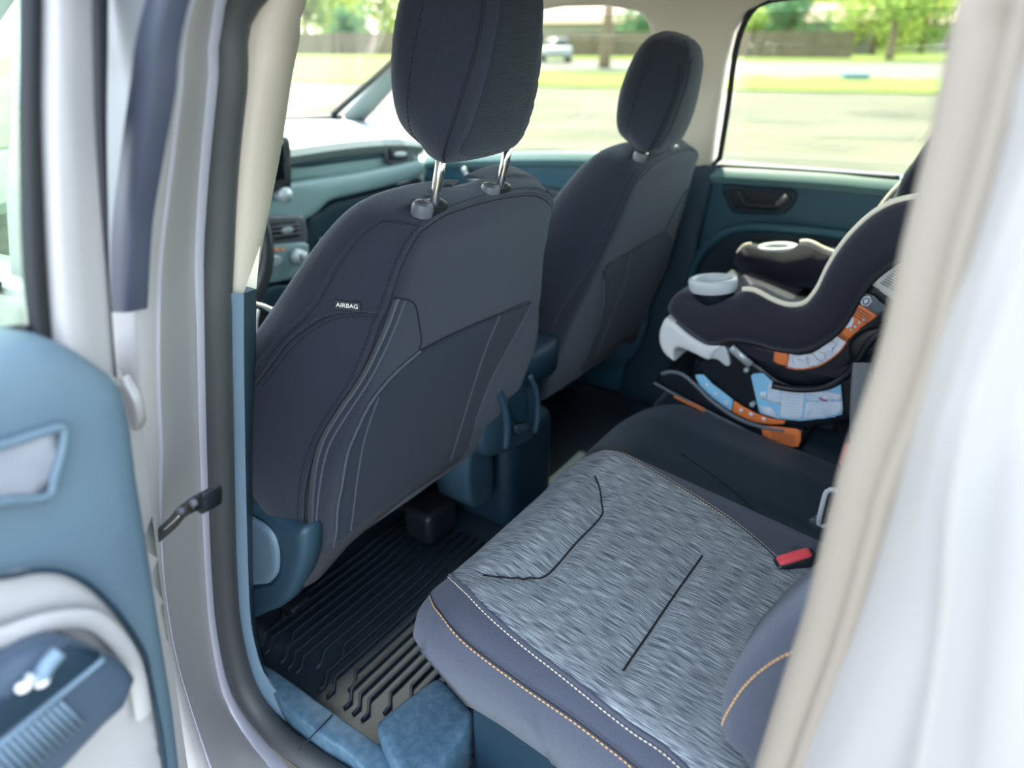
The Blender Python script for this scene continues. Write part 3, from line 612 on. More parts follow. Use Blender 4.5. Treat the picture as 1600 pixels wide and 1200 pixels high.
# ---------------------------------------------------------------- the two doors on the far side
def far_panel(name, poly, m, parent, base, r, th, step, **k):
    return obj(name, *plate(poly, lambda a, b, o: (base-o*1.0, a, b), r, th, step, **k), m, parent)
rd = thing('far_rear_door', 'closed far rear door with dark teal trim, beside the child seat', 'car door', (.76, .2, .4))
far_panel('door_trim', FS([(.700,.663,1.132),(.700,.530,1.140),(.700,.347,1.145),(.700,.201,1.146)])+[(-.3, 1.135), (-.3, .41), (.72, .41), (.68, .8)], 'door_teal', rd, .700, .02, .05, .03, smooth=False)
def belt(L, parent, w=.036):
    cs_ = catmull(L, 30)
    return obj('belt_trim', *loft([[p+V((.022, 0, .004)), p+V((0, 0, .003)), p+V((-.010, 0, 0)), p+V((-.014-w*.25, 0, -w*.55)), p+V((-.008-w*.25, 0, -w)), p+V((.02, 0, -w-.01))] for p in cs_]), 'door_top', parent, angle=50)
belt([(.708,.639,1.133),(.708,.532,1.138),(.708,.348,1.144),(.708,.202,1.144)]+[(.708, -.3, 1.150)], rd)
far_panel('handle_bezel', FS([(.690,.606,1.093),(.690,.520,1.097),(.690,.421,1.096),(.690,.438,1.041),(.690,.494,1.031),(.690,.563,1.025),(.690,.586,1.043)]), 'door_dark', rd, .694, .006, .02, .012)
hp = FS([(.685,.587,1.084),(.685,.518,1.088),(.685,.434,1.090),(.685,.448,1.050),(.685,.552,1.039),(.685,.569,1.052)])
hz = bpy.data.objects[rd.children[-1].name]
obj('handle_recess', *plate(hp, lambda a, b, o: (.688-o, a, b), .002, .008, .01), 'rubber_black', hz)
obj('inner_handle', *tube(catmull([(.680,.553,1.084),(.680,.539,1.056),(.680,.503,1.054),(.680,.460,1.059),(.680,.437,1.087)], 14), .0065, 8), 'black_plastic', hz)
obj('handle_tip', *tube([(.672,.456,1.063),(.672,.435,1.088)], .0065, 8), 'bezel', hz)
arch = FS([(.685,.670,.767),(.685,.638,.893),(.685,.592,.955),(.685,.536,.985),(.685,.431,.997),(.685,.273,1.004),(.685,.149,1.009),(.685,.088,.732),(.685,.669,.588)])
far_panel('armrest_pocket', arch, 'door_dark', rd, .688, .008, .02, .02)
arl = [(.672,.677,.740),(.672,.642,.895),(.672,.588,.965),(.672,.533,.994),(.672,.429,1.007),(.672,.272,1.010),(.672,.149,1.015)]
obj('armrest', *tube(catmull(arl, 30), .012, 8), 'door_teal', rd)
obj('armrest_pad', *tube(catmull([(.655,.496,.951),(.655,.395,.967),(.655,.291,.976),(.655,.166,.983)], 12), .016, 10, flat=(V((0, 0, 1)), .6)), 'arm_dark', rd)
obj('window_glass', *plate([(.64, 1.15), (-.35, 1.16), (-.38, 1.50), (.56, 1.49)], lambda a, b, o: (fx(b, .735)-o, a, b), 0, .004, .08, smooth=False), 'glass_clear', rd)
ws = [(.709,.202,1.147),(.710,.423,1.143),(.711,.630,1.138),(.707,.627,1.153),(.669,.609,1.289),(.643,.600,1.383),(.626,.588,1.444),(.613,.567,1.489),(.607,.534,1.511),(.605,.448,1.519),(.605,.273,1.516),(.606,.160,1.513)]
obj('window_seal', *tube(catmull(ws, 60), .0075, 8), 'rubber_black', rd)
obj('door_shell', *box((.80, .17, .72), (.07, 1.1, .72)), 'paint', rd, bevel=.02)
fd = thing('far_front_door', 'closed far front door with teal trim, seen between the two front seats', 'car door', (.76, 1.2, .4))
far_panel('door_trim', [(.75, 1.135), (1.05, 1.13), (1.5, 1.09), (1.64, 1.07), (1.74, .41), (.86, .41), (.80, .8)], 'door_teal', fd, .700, .02, .05, .03, smooth=False)
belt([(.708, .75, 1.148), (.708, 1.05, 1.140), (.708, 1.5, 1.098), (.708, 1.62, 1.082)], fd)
hz = far_panel('handle_bezel', FS([(.690,1.476,1.073),(.690,1.363,1.081),(.690,1.290,1.081),(.690,1.310,1.057),(.690,1.344,1.030),(.690,1.433,1.023),(.690,1.457,1.033)]), 'bezel', fd, .694, .004, .02, .01)
obj('handle_recess', *plate(FS([(.687,1.443,1.067),(.687,1.312,1.076),(.687,1.342,1.046),(.687,1.418,1.041)]), lambda a, b, o: (.689-o, a, b), .002, .006, .008), 'door_dark', hz)
obj('inner_handle', *tube(catmull([(.674,1.443,1.066),(.674,1.416,1.037),(.674,1.343,1.042),(.674,1.303,1.075)], 14), .008, 8), 'silver_plastic', hz)
far_panel('armrest', FS([(.680,1.684,.970),(.680,1.357,1.028),(.680,1.033,1.033),(.680,.907,1.028),(.680,.903,.965),(.680,1.690,.897)]), 'door_dark', fd, .680, .015, .04, .02)
obj('window_glass', *plate([(.76, 1.15), (1.55, 1.10), (1.60, 1.20), (1.25, 1.45), (1.15, 1.49), (.72, 1.49)], lambda a, b, o: (fx(b, .735)-o, a, b), 0, .004, .08, smooth=False), 'glass_clear', fd)
obj('quarter_glass', *plate([(1.58, 1.10), (1.80, 1.13), (1.62, 1.27)], lambda a, b, o: (fx(b, .735)-o, a, b), 0, .004, .06, smooth=False), 'glass_green', fd)
obj('door_shell', *box((.80, 1.28, .72), (.07, 1.05, .68)), 'paint', fd, bevel=.02)
obj('window_seal', *tube(catmull([(.722, .76, 1.14), (.722, 1.05, 1.14), (.722, 1.5, 1.10), (.722, 1.62, 1.085)], 20), .006, 8), 'rubber_black', fd)
obj('door_mirror', *lathe((.95, 1.68, 1.17), [(.0001, -.08), (.06, -.07), (.09, -.01), (.09, .04), (.05, .08), (.0001, .09)], 20, 'z', 1.1, .6), 'black_plastic', fd)

# ---------------------------------------------------------------- the two front seats
SA = math.radians(17.5); SU = V((0, -math.sin(SA), math.cos(SA))); SN = V((0, math.cos(SA), math.sin(SA)))
CAM = V((-1.18, 0, 1.436)); SEAMS = {}
def cast(T, dirs, n=None, lift=.0, smooth=True):
    """points of surface T met by the sight lines dirs"""
    D_ = catmull(dirs, n or len(dirs)*8) if smooth else [V(d) for d in dirs]; out = []
    for d in D_:
        h = T.ray_cast(CAM, d.normalized(), 9)
        if h[0] is not None:
            nn = h[1] if h[1].dot(d) < 0 else -h[1]
            out.append(h[0]+nn*lift)
    return out
def front_seat(name, B, label, near):
    B = V(B); sgn = 1 if near else -1            # shield side: outboard
    root = thing(name, label, 'car seat', (B.x, B.y+.15, .42), 'front seats')
    S = lambda x, d, h: B+V((x, 0, 0))+SN*d+SU*h
    # backrest: rows of (h, rear half width, bolster half width, bolster depth, front depth, rear bulge depth, rise of the underside)
    rows = [(-.004, .20, .21, .05, .05, .03, 1.1), (.006, .26, .275, .10, .09, .010, 1.1), (.035, .285, .308, .14, .10, -.002, .8), (.12, .290, .322, .16, .10, -.005, .35), (.22, .287, .324, .17, .10, -.006, 0),
            (.30, .268, .310, .16, .09, -.006, 0), (.37, .240, .290, .145, .09, -.004, 0), (.43, .218, .266, .13, .09, -.003, 0), (.49, .202, .242, .115, .09, -.002, 0), (.54, .192, .220, .10, .09, .0, 0),
            (.570, .180, .198, .09, .088, .001, 0), (.588, .155, .172, .08, .08, .008, 0), (.597, .12, .13, .07, .07, .020, 0), (.600, .08, .09, .06, .06, .035, 0)]
    rr = []
    for i in range(56):
        t = i/55*(len(rows)-1); k = min(int(t), len(rows)-2); f = t-k
        a, b, c, d = [rows[min(max(k+q, 0), len(rows)-1)] for q in (-1, 0, 1, 2)]
        rr.append([.5*((2*b[j])+(c[j]-a[j])*f+(2*a[j]-5*b[j]+4*c[j]-d[j])*f*f+(3*b[j]-a[j]-3*c[j]+d[j])*f**3) for j in range(7)])
    rings = []
    for h, rw, bw, bd, fd_, rb_, ri in rr:
        c = min(.022, rw*.3)
        pts = [(-rw+c, rb_), (-rw*.5, rb_-.004), (0, rb_-.006), (rw*.5, rb_-.004), (rw-c, rb_), (rw-c*.25, rb_+c*.35), (rw+.002, rb_+c*1.3), ((rw+bw)/2+.004, rb_*.5+bd*.45), (bw, bd*.8), (bw-.008, bd+.012), (bw-.04, bd+.02), (bw-.085, fd_+.01),
               (bw*.4, fd_-.005), (0, fd_-.01)]
        pts += [(-x, d) for x, d in pts[-2:4:-1]]
        rings.append(catmull([S(x, d, h+max(0, d)*ri) for x, d in pts], 72, True))
    vs, fs = loft(rings); T = bvh(vs, fs)
    back = obj('backrest', vs, fs, 'seat_fabric', root)
    def line(key, dirs, lift, n=60):
        """a seam: met by sight on the near seat, mirrored onto the far one"""
        if near:
            P = cast(T, dirs, n, lift); SEAMS[key] = [((p-B).x, (p-B).dot(SN), (p-B).dot(SU)) for p in P]; return P
        out = []
        for x, d, h in SEAMS[key]:
            q = T.find_nearest(S(-x, d, h)); nn = q[1]
            out.append(q[0]+(q[0]-S(0, .06, h)).normalized()*lift)
        return out
    def mirror(key, lift):
        out = []
        for x, d, h in SEAMS[key]:
            q = T.find_nearest(S(-x if near else x, d, h)); out.append(q[0]+(q[0]-S(0, .06, h)).normalized()*lift)
        return out
    es = line('edge', [(0.7295,0.6436,-0.2317),(0.7200,0.6500,-0.2430),(0.7020,0.6585,-0.2714),(0.6837,0.6627,-0.3056),(0.6701,0.6645,-0.3307),(0.6544,0.6678,-0.3547),(0.6349,0.6695,-0.3856),(0.6032,0.6737,-0.4269),(0.5733,0.6804,-0.4565),(0.5437,0.6843,-0.4859),(0.5218,0.6821,-0.5123),(0.5025,0.6764,-0.5385),(0.4858,0.6661,-0.5659),(0.4711,0.6531,-0.5930),(0.4582,0.6403,-0.6166)], .0008, 90)
    obj('edge_seam', *tube(es, .0020, 6), 'seat_fabric', back)
    obj('edge_crease', *tube(line('crease', [(0.7306,0.6414,-0.2342),(0.7215,0.6470,-0.2464),(0.7037,0.6556,-0.2740),(0.6853,0.6598,-0.3083),(0.6720,0.6617,-0.3326),(0.6562,0.6650,-0.3566),(0.6367,0.6667,-0.3875),(0.6050,0.6709,-0.4288),(0.5748,0.6773,-0.4592),(0.5455,0.6816,-0.4878),(0.5235,0.6793,-0.5143),(0.5042,0.6736,-0.5404),(0.4874,0.6633,-0.5679),(0.4726,0.6502,-0.5948),(0.4613,0.6387,-0.6158)], .0002, 90), .0011, 5), 'thread_dark', back)
    obj('edge_stitching', *stitches(line('edge_st', [(0.7245,0.6486,-0.2331),(0.7150,0.6550,-0.2444),(0.6970,0.6635,-0.2719),(0.6789,0.6677,-0.3052),(0.6653,0.6695,-0.3303),(0.6495,0.6728,-0.3542),(0.6300,0.6744,-0.3850),(0.5983,0.6785,-0.4262),(0.5684,0.6850,-0.4557),(0.5388,0.6888,-0.4850),(0.5169,0.6865,-0.5114),(0.4983,0.6802,-0.5376),(0.4816,0.6699,-0.5650),(0.4670,0.6569,-0.5920)], .0004, 110), .0008), 'thread_dark', back)
    obj('far_edge_seam', *tube(mirror('edge', .0008), .0020, 6), 'seat_fabric', back)
    obj('top_seam', *tube(line('top', [(0.7295,0.6436,-0.2317),(0.7510,0.6243,-0.2150),(0.7692,0.6050,-0.2055),(0.7920,0.5783,-0.1959),(0.8131,0.5505,-0.1894),(0.8300,0.5252,-0.1877),(0.8395,0.5074,-0.1942),(0.8426,0.4967,-0.2081),(0.8404,0.4917,-0.2280)], .0006), .0022, 6), 'seat_fabric', back)
    obj('top_crease', *tube(line('topc', [(0.7317,0.6400,-0.2343),(0.7502,0.6239,-0.2191),(0.7684,0.6046,-0.2096),(0.7912,0.5778,-0.2001),(0.8124,0.5500,-0.1936),(0.8284,0.5262,-0.1918),(0.8366,0.5106,-0.1983),(0.8398,0.5000,-0.2115)], .0002), .0011, 5), 'thread_dark', back)
    obj('top_stitching', *stitches(line('top_st', [(0.7290,0.6462,-0.2258),(0.7520,0.6248,-0.2100),(0.7703,0.6056,-0.1997),(0.7929,0.5789,-0.1902),(0.8140,0.5511,-0.1837),(0.8309,0.5259,-0.1819),(0.8412,0.5066,-0.1892)], .0004, 80), .0008), 'thread_dark', back)
    obj('cross_seam', *tube(line('cross', [(0.6917,0.6874,-0.2214),(0.7121,0.6656,-0.2233),(0.7287,0.6451,-0.2300)], .0002, 24), .0013, 5), 'thread_dark', back)
    obj('front_piping', *tube(line('pipe', [(0.6970,0.6827,-0.2192),(0.6841,0.6935,-0.2259),(0.6634,0.7075,-0.2436),(0.6391,0.7193,-0.2724),(0.6214,0.7251,-0.2966),(0.6026,0.7309,-0.3204),(0.5808,0.7399,-0.3394),(0.5585,0.7499,-0.3546),(0.5301,0.7589,-0.3782),(0.5158,0.7621,-0.3913)], .0008, 70), .0022, 6), 'seat_fabric', back)
    obj('front_stitching', *stitches(line('pipe_st', [(0.7004,0.6790,-0.2202),(0.6873,0.6897,-0.2278),(0.6664,0.7037,-0.2463),(0.6421,0.7155,-0.2752),(0.6244,0.7214,-0.2994),(0.6058,0.7273,-0.3225),(0.5837,0.7363,-0.3423),(0.5609,0.7460,-0.3591),(0.5321,0.7549,-0.3835)], .0004, 90), .0008), 'thread_dark', back)
    obj('bolster_seam', *tube(line('bols', [(0.6627,0.6680,-0.3386),(0.6472,0.6850,-0.3346),(0.6283,0.7025,-0.3343),(0.6091,0.7183,-0.3363),(0.5898,0.7299,-0.3456),(0.5623,0.7432,-0.3626),(0.5374,0.7502,-0.3852),(0.5116,0.7558,-0.4086)], .0006, 70), .0022, 6), 'seat_fabric', back)
    obj('bolster_crease', *tube(line('bolc', [(0.6619,0.6675,-0.3410),(0.6464,0.6845,-0.3370),(0.6275,0.7020,-0.3367),(0.6093,0.7165,-0.3397),(0.5906,0.7276,-0.3491),(0.5630,0.7410,-0.3661),(0.5381,0.7479,-0.3887),(0.5116,0.7540,-0.4119)], .0002, 70), .0010, 5), 'thread_dark', back)
    obj('bolster_stitching', *stitches(line('bols_st', [(0.6594,0.6679,-0.3450),(0.6448,0.6836,-0.3419),(0.6259,0.7011,-0.3416),(0.6101,0.7133,-0.3448),(0.5914,0.7244,-0.3542),(0.5651,0.7368,-0.3714),(0.5401,0.7437,-0.3939),(0.5138,0.7500,-0.4165)], .0004, 90), .0008), 'thread_dark', back)
    zc = line('zip', [(0.6836,0.6548,-0.3225),(0.6676,0.6571,-0.3500),(0.6478,0.6607,-0.3794),(0.6176,0.6662,-0.4179),(0.5845,0.6741,-0.4516),(0.5509,0.6794,-0.4847),(0.5284,0.6760,-0.5137),(0.5072,0.6657,-0.5473),(0.4947,0.6578,-0.5679),(0.4823,0.6500,-0.5873),(0.4699,0.6438,-0.6039)], .0008, 70)
    obj('zip_tape', *tube(zc, .0075, 8, flat=(SN, .14)), 'zipper', back, label='grey zip tape')
    teeth = []
    for i in range(0, len(zc)-1):
        for j in range(3):
            p = zc[i].lerp(zc[i+1], j/3); teeth.append(box(p-SN*.0014, (.0052, .0015, .0014)))
    obj('zip_teeth', *join(*teeth), 'bezel', back, smooth=False)
    obj('zip_flap_edge', *tube(line('flap', [(0.6896,0.6465,-0.3264),(0.6728,0.6492,-0.3547),(0.6529,0.6528,-0.3841),(0.6218,0.6588,-0.4235),(0.5886,0.6667,-0.4572),(0.5548,0.6722,-0.4903),(0.5330,0.6692,-0.5177),(0.5126,0.6607,-0.5485),(0.4994,0.6534,-0.5690),(0.4864,0.6460,-0.5882),(0.4683,0.6405,-0.6087),(0.4577,0.6378,-0.6194)], .0006, 70), .0016, 6), 'side_fabric', back)
    obj('panel_seam', *tube(line('yoke', [(0.6796,0.6603,-0.3197),(0.6948,0.6416,-0.3250),(0.6979,0.6333,-0.3346),(0.6934,0.6254,-0.3580),(0.6881,0.6189,-0.3787),(0.6821,0.6191,-0.3892)], .0002, 36), .0013, 5), 'thread_dark', back)
    # map pocket: its outline in seat axes
    key = line('pocket', [(0.6818,0.6189,-0.3900),(0.7093,0.5969,-0.3751),(0.7372,0.5716,-0.3604),(0.7665,0.5417,-0.3451),(0.7959,0.5076,-0.3299),(0.7673,0.5195,-0.3760),(0.7318,0.5313,-0.4269),(0.7026,0.5343,-0.4699),(0.6775,0.5312,-0.5087),(0.6485,0.5414,-0.5350),(0.6048,0.5728,-0.5533),(0.5696,0.5897,-0.5725),(0.5109,0.6155,-0.6001),(0.4993,0.6199,-0.6052),(0.5046,0.6283,-0.5921),(0.5202,0.6386,-0.5671),(0.5360,0.6446,-0.5452),(0.5603,0.6535,-0.5090),(0.5819,0.6547,-0.4825),(0.6089,0.6521,-0.4518),(0.6346,0.6438,-0.4275),(0.6573,0.6330,-0.4089)], 0, 90)
    pc = [((p-B).x, (p-B).dot(SU)) for p in key]
    def rear_surf(x, h, o):
        q = T.ray_cast(S(x, -.4, h), SN, 1.2); return q[0]-SN*(o+.0040) if q[0] is not None else S(x, -o, h)
    obj('map_pocket', *plate(pc, rear_surf, .0035, .001, .011, smooth=False), 'pocket_fabric', back, label='darker map pocket panel')
    for k_, dr in (('pp1', [(0.6818,0.6189,-0.3900),(0.6573,0.6330,-0.4089),(0.6346,0.6438,-0.4275),(0.6089,0.6521,-0.4518),(0.5819,0.6547,-0.4825),(0.5603,0.6535,-0.5090),(0.5360,0.6446,-0.5452),(0.5202,0.6386,-0.5671),(0.5046,0.6283,-0.5921),(0.4925,0.6239,-0.6068)]), ('pp2', [(0.7959,0.5076,-0.3299),(0.7673,0.5195,-0.3760),(0.7318,0.5313,-0.4269),(0.7026,0.5343,-0.4699),(0.6775,0.5312,-0.5087)])):
        obj('pocket_piping', *tube(line(k_, dr, .0035, 60), .0020, 6), 'side_fabric', back)
    obj('pocket_hem', *tube(line('hemtop', [(0.6818,0.6189,-0.3900),(0.7093,0.5969,-0.3751),(0.7372,0.5716,-0.3604),(0.7665,0.5417,-0.3451),(0.7959,0.5076,-0.3299)], .0036, 40), .0012, 5), 'thread_dark', back)
    obj('pocket_fold', *tube(line('fold', [(0.6206,0.6467,-0.4433),(0.5869,0.6448,-0.4897),(0.5591,0.6359,-0.5319),(0.5402,0.6268,-0.5616),(0.5186,0.6163,-0.5927)], .0048, 40), .0014, 6), 'side_fabric', back)
    obj('pocket_fold', *tube(line('fold2', [(0.7647,0.5426,-0.3476),(0.7375,0.5492,-0.3931),(0.6989,0.5503,-0.4568),(0.6481,0.5465,-0.5303)], .0048, 40), .0016, 6), 'side_fabric', back)
    # carpet skirt under the back panel
    hl = line('skirt', [(0.4598,0.6437,-0.6118),(0.4749,0.6334,-0.6110),(0.4908,0.6277,-0.6042),(0.5145,0.6183,-0.5941),(0.5381,0.6083,-0.5834),(0.5732,0.5924,-0.5662),(0.6079,0.5750,-0.5475),(0.6445,0.5526,-0.5285),(0.6653,0.5412,-0.5143)], .002, 40)
    dn = [-.090, -.076, -.046, -.038, -.034, -.032, -.034, -.034, -.026]
    rs = []
    for i, p in enumerate(hl):
        t = i/(len(hl)-1)*8; k = min(int(t), 7); q = dn[k]+(dn[k+1]-dn[k])*(t-k)
        rs.append([p+SN*.012+SU*.0, p-SN*.001+SU*-.007, p+SU*q*.5-SN*.006, p+SU*q*.8-SN*.004, p+SU*q+SN*.006, p+SU*q*.9+SN*.05])
    obj('carpet_skirt', *loft(rs, False, False), 'hem_carpet', back, label='grey carpet skirt under the back panel')
    # head restraint
    dh = 0 if near else -.052
    hr = obj_headrest(root, (lambda x, d, h: S(x*(1 if near else .88)-.054-(0 if near else .016), d*.95, .64+(h-.64)*(1 if near else .86)+.018+dh)), near)
    for x in (-.118, .032):
        obj('headrest_post', *tube([S(x, .021, .56), S(x, .022, .63+dh), S(x, .024, .68+dh)], .0065, 14), 'chrome', hr, label='chrome headrest post')
        gx = x
        rings = []
        for hh, k in ((.588, 1.0), (.600, 1.0), (.606, .92), (.609, .6)):
            ring = []
            for j in range(24):
                a = j*2*math.pi/24; cx = abs(math.cos(a))**.6*(1 if math.cos(a) > 0 else -1); sy = abs(math.sin(a))**.8*(1 if math.sin(a) > 0 else -1)
                ring.append(S(gx+.001+cx*.029*k, .026+sy*.0135*k, hh-.003))
            rings.append(ring)
        gd = obj('post_guide', *loft(rings), 'black_plastic', back, angle=45)
        ring2 = []
        for hh, k in ((.596, 1.0), (.606, 1.02), (.612, .85), (.614, .4)):
            ring2.append([S(gx-.017+math.cos(j*math.pi/10)*.0150*k, .025+math.sin(j*math.pi/10)*.0140*k, hh-.005) for j in range(20)])
        obj('release_button', *loft(ring2), 'bezel', gd, label='grey release button', angle=40)
        dots = [lathe(S(gx-.017+i*.0038, .025+j*.0038, .609), [(.0001, 0), (.001, 0), (.001, .0006), (.0001, .0008)], 6) for i in range(-2, 3) for j in range(-1, 2)]
        obj('button_dots', *join(*dots), 'rubber_black', gd)
    # woven tag
    if near:
        q = T.ray_cast(CAM, V([(0.6346,0.7005,-0.3265)][0]), 3); r_ = T.ray_cast(CAM, V([(0.6466,0.6885,-0.3286)][0]), 3)
        if q[0] is not None and r_[0] is not None:
            n_ = q[1] if q[1].dot(V((-1, -1, 0))) > 0 else -q[1]
            xd = (r_[0]-q[0]); xd = (xd-n_*n_.dot(xd)).normalized(); up_ = n_.cross(xd).normalized()
            c_ = q[0]+n_*.002; M = Matrix((xd, up_, n_)).transposed(); w_ = (r_[0]-q[0]).length
            bx = [tuple(c_+xd*a+up_*b+n_*z) for a in (-w_, w_) for b in (-.006, .006) for z in (-.002, .0010)]
            tg = obj('airbag_tag', bx, [(0, 1, 3, 2), (4, 6, 7, 5), (0, 4, 5, 1), (2, 3, 7, 6), (0, 2, 6, 4), (1, 5, 7, 3)], 'black_plastic', back, smooth=False, label='black woven tag reading AIRBAG')
            text('tag_lettering', 'AIRBAG', w_*.50, c_+n_*.0012, M, 'white', tg, ext=.0002)
    # seat cushion, base, recliner shield, rails
    cu = [(-.24, .13), (.24, .13), (.26, .30), (.25, .52), (.18, .55), (-.18, .55), (-.25, .52), (-.26, .30)]
    obj('cushion', *plate(cu, lambda a, b, o: (B.x+a, B.y-.02+b, .66+.05*b+o), .04, .04, .03), 'seat_fabric', root)
    obj('cushion_frame', *box((B.x, B.y+.34, .53), (.44, .36, .07)), 'black_plastic', root, bevel=.02)
    for s in (-1, 1):
        obj('seat_rail', *join(box((B.x+s*.19, B.y+.36, .435), (.05, .40, .03)), box((B.x+s*.19, B.y+.36, .48), (.03, .34, .07))), 'black_plastic', root, bevel=.006)
    obj('rail_cover', *box((B.x+sgn*.14, B.y+.11, .475), (.10, .08, .08)), 'black_plastic', root, bevel=.014)
    sx = -1 if near else 1
    if near:
        ou = [(-.655,.867,.769),(-.655,.829,.783),(-.655,.794,.787),(-.655,.756,.784),(-.655,.730,.786),(-.655,.727,.764),(-.655,.735,.729),(-.655,.756,.683),(-.655,.788,.628),(-.655,.823,.586),(-.655,.863,.553),(-.655,.933,.515)]
        inn = [(-.660,.865,.753),(-.660,.828,.769),(-.660,.798,.762),(-.660,.785,.747),(-.660,.783,.720),(-.660,.795,.680),(-.660,.814,.648),(-.660,.846,.622),(-.660,.905,.598)]
        obj('recliner_shield', *plate([(p[1], p[2]) for p in ou], lambda a, b, o: (-.655-o, a, b), .014, .022, .010), 'shield', root, label='blue-grey plastic recliner shield')
        obj('shield_recess', *plate([(p[1], p[2]) for p in inn], lambda a, b, o: (-.657-o, a, b), .001, .004, .010), 'trim_dark', root)
        lv = [(-.662,.870,.752),(-.662,.826,.767),(-.662,.799,.761),(-.662,.788,.744),(-.662,.788,.717),(-.662,.798,.681),(-.662,.817,.654),(-.662,.844,.632),(-.662,.907,.612)]
        obj('recliner_lever', *plate([(p[1], p[2]) for p in lv], lambda a, b, o: (-.664-o, a, b), .008, .006, .008), 'shield_light', root, label='pale blue recliner lever')
        obj('side_valance', *plate([(B.y+.10, .68), (B.y+.50, .68), (B.y+.50, .50), (B.y+.16, .50), (B.y+.11, .58)], lambda a, b, o: (-.625-o, a, b), .012, .03, .02), 'shield', root)
    else:
        obj('recliner_shield', *plate([(B.y-.03, .76), (B.y+.10, .77), (B.y+.5, .66), (B.y+.5, .52), (B.y+.05, .54)], lambda a, b, o: (B.x+.295+o, a, b), .012, .03, .02), 'shield', root)
    return root
def obj_headrest(root, S, near):
    # rows of (h, rear half width, front half width, rear depth, front depth)
    rows = [(.639, .046, .030, .034, .062), (.642, .066, .046, .020, .078), (.652, .078, .062, .006, .092), (.672, .083, .080, -.003, .104), (.71, .081, .094, -.008, .112), (.76, .073, .100, -.008, .116), (.81, .062, .100, -.002, .114), (.85, .052, .095, .006, .108), (.878, .044, .080, .018, .098), (.892, .028, .045, .036, .084)]
    x0 = .0
    rings = []
    for i in range(34):
        t = i/33*(len(rows)-1); k = min(int(t), len(rows)-2); f = t-k
        a, b, c, d = [rows[min(max(k+q, 0), len(rows)-1)] for q in (-1, 0, 1, 2)]
        h, rw, fw_, rd_, fd_ = [.5*((2*b[j])+(c[j]-a[j])*f+(2*a[j]-5*b[j]+4*c[j]-d[j])*f*f+(3*b[j]-a[j]-3*c[j]+d[j])*f**3) for j in range(5)]
        m_ = (rd_+fd_)/2
        pts = [(-rw*.86, rd_), (-rw*.4, rd_-.004), (0, rd_-.005), (rw*.4, rd_-.004), (rw*.86, rd_), (rw*.99, rd_+.010), (rw*.55+fw_*.45+.003, m_), (fw_, fd_-.028), (fw_*.93, fd_-.006), (fw_*.6, fd_+.004), (0, fd_+.008)]
        pts += [(-x, d_) for x, d_ in pts[-2:4:-1]]
        rings.append(catmull([S(x0+x, d_, h) for x, d_ in pts], 60, True))
    vs, fs = loft(rings); T = bvh(vs, fs)
    hr = obj('headrest', vs, fs, 'seat_fabric', root)
    for s in (-1, 1):
        L = [S(x0+s*.62, d_, h) for d_, h in ((.012, .650), (.007, .68), (.003, .72), (.003, .77), (.008, .81), (.018, .845))]
        q = drape(catmull(L, 50), T, V((-s, 0, 0)), .0004)
        obj('rear_seam', *tube(q, .0018, 6), 'thread_dark', hr)
        L = [S(x0+s*.62, d_, h) for d_, h in ((.062, .643), (.070, .66), (.072, .70), (.072, .76), (.072, .82), (.070, .86))]
        q = drape(catmull(L, 50), T, V((-s, 0, 0)), .0004)
        obj('side_stitching', *stitches(q, .0009, .0045, .002), 'thread_dark', hr)
        L = [S(x0+s*.62, d_, h) for d_, h in ((.088, .652), (.104, .67), (.112, .70), (.114, .76), (.110, .82), (.100, .86))]
        q = drape(catmull(L, 50), T, V((-s, 0, 0)), .0006)
        obj('front_stitching', *stitches(q, .0010, .0045, .002), 'thread_cream' if near else 'thread_dark', hr)
    pan = [(-.064, .660), (.064, .660), (.068, .70), (.060, .76), (.050, .82), (.040, .862), (-.040, .862), (-.050, .82), (-.060, .76), (-.068, .70)]
    def sf(x, h, o):
        q = T.ray_cast(S(x0+x*.9, -.4, h), SN, 1.2); return q[0]-SN*(o+.0012) if q[0] is not None else S(x0+x, -o, h)
    obj('ribbed_panel', *plate(pan, sf, .001, .001, .012), 'seat_fabric_ribbed', hr, label='finely ribbed rear panel')
    return hr
front_seat('driver_seat', (-.345, .77, .66), 'nearest front seat, dark cloth back with map pocket, zip and airbag tag', True)
front_seat('passenger_seat', (.36, .79, .64), 'farther front seat in dark cloth, in front of the child seat', False)

# ---------------------------------------------------------------- dashboard
D = lambda L: [(p[0], p[2]) for p in L]
db = thing('dashboard', 'dashboard with pale sunlit top, dark glovebox and round vents, ahead of the front seats', 'dashboard', (0, 1.75, .9))
prof = [(1.60, 1.135), (1.585, 1.155), (1.595, 1.172), (1.70, 1.188), (1.85, 1.20), (2.0, 1.205), (2.02, 1.10), (1.75, 1.08)]
rg = []
for i in range(24):
    x = -.66+1.32*i/23; q = (abs(x)/.66)**4
    rg.append([V((x, y+.0*q, z-.035*q*(1 if y < 1.8 else .4))) for y, z in prof])
obj('top_pad', *loft(rg), 'dash_top', db, angle=50)
def face(name, L, m, y, r, th, step, parent=None, **k):
    return obj(name, *plate(D(L), lambda a, b, o: (a, y-o*1.0, b), r, th, step, **k), m, parent or db)
face('upper_fascia', [(-.021,1.600,1.177),(.098,1.600,1.170),(.378,1.600,1.157),(.602,1.600,1.147),(.669,1.600,1.134),(.663,1.600,1.054),(.476,1.600,1.067),(.105,1.600,1.088),(-.036,1.600,1.101)], 'dash_mid', 1.615, .006, .06, .02, smooth=False)
sh = face('parcel_recess', [(.136,1.600,1.166),(.326,1.600,1.157),(.502,1.600,1.147),(.518,1.600,1.134),(.503,1.600,1.109),(.320,1.600,1.113),(.133,1.600,1.123)], 'dash_dark', 1.607, .003, .02, .012)
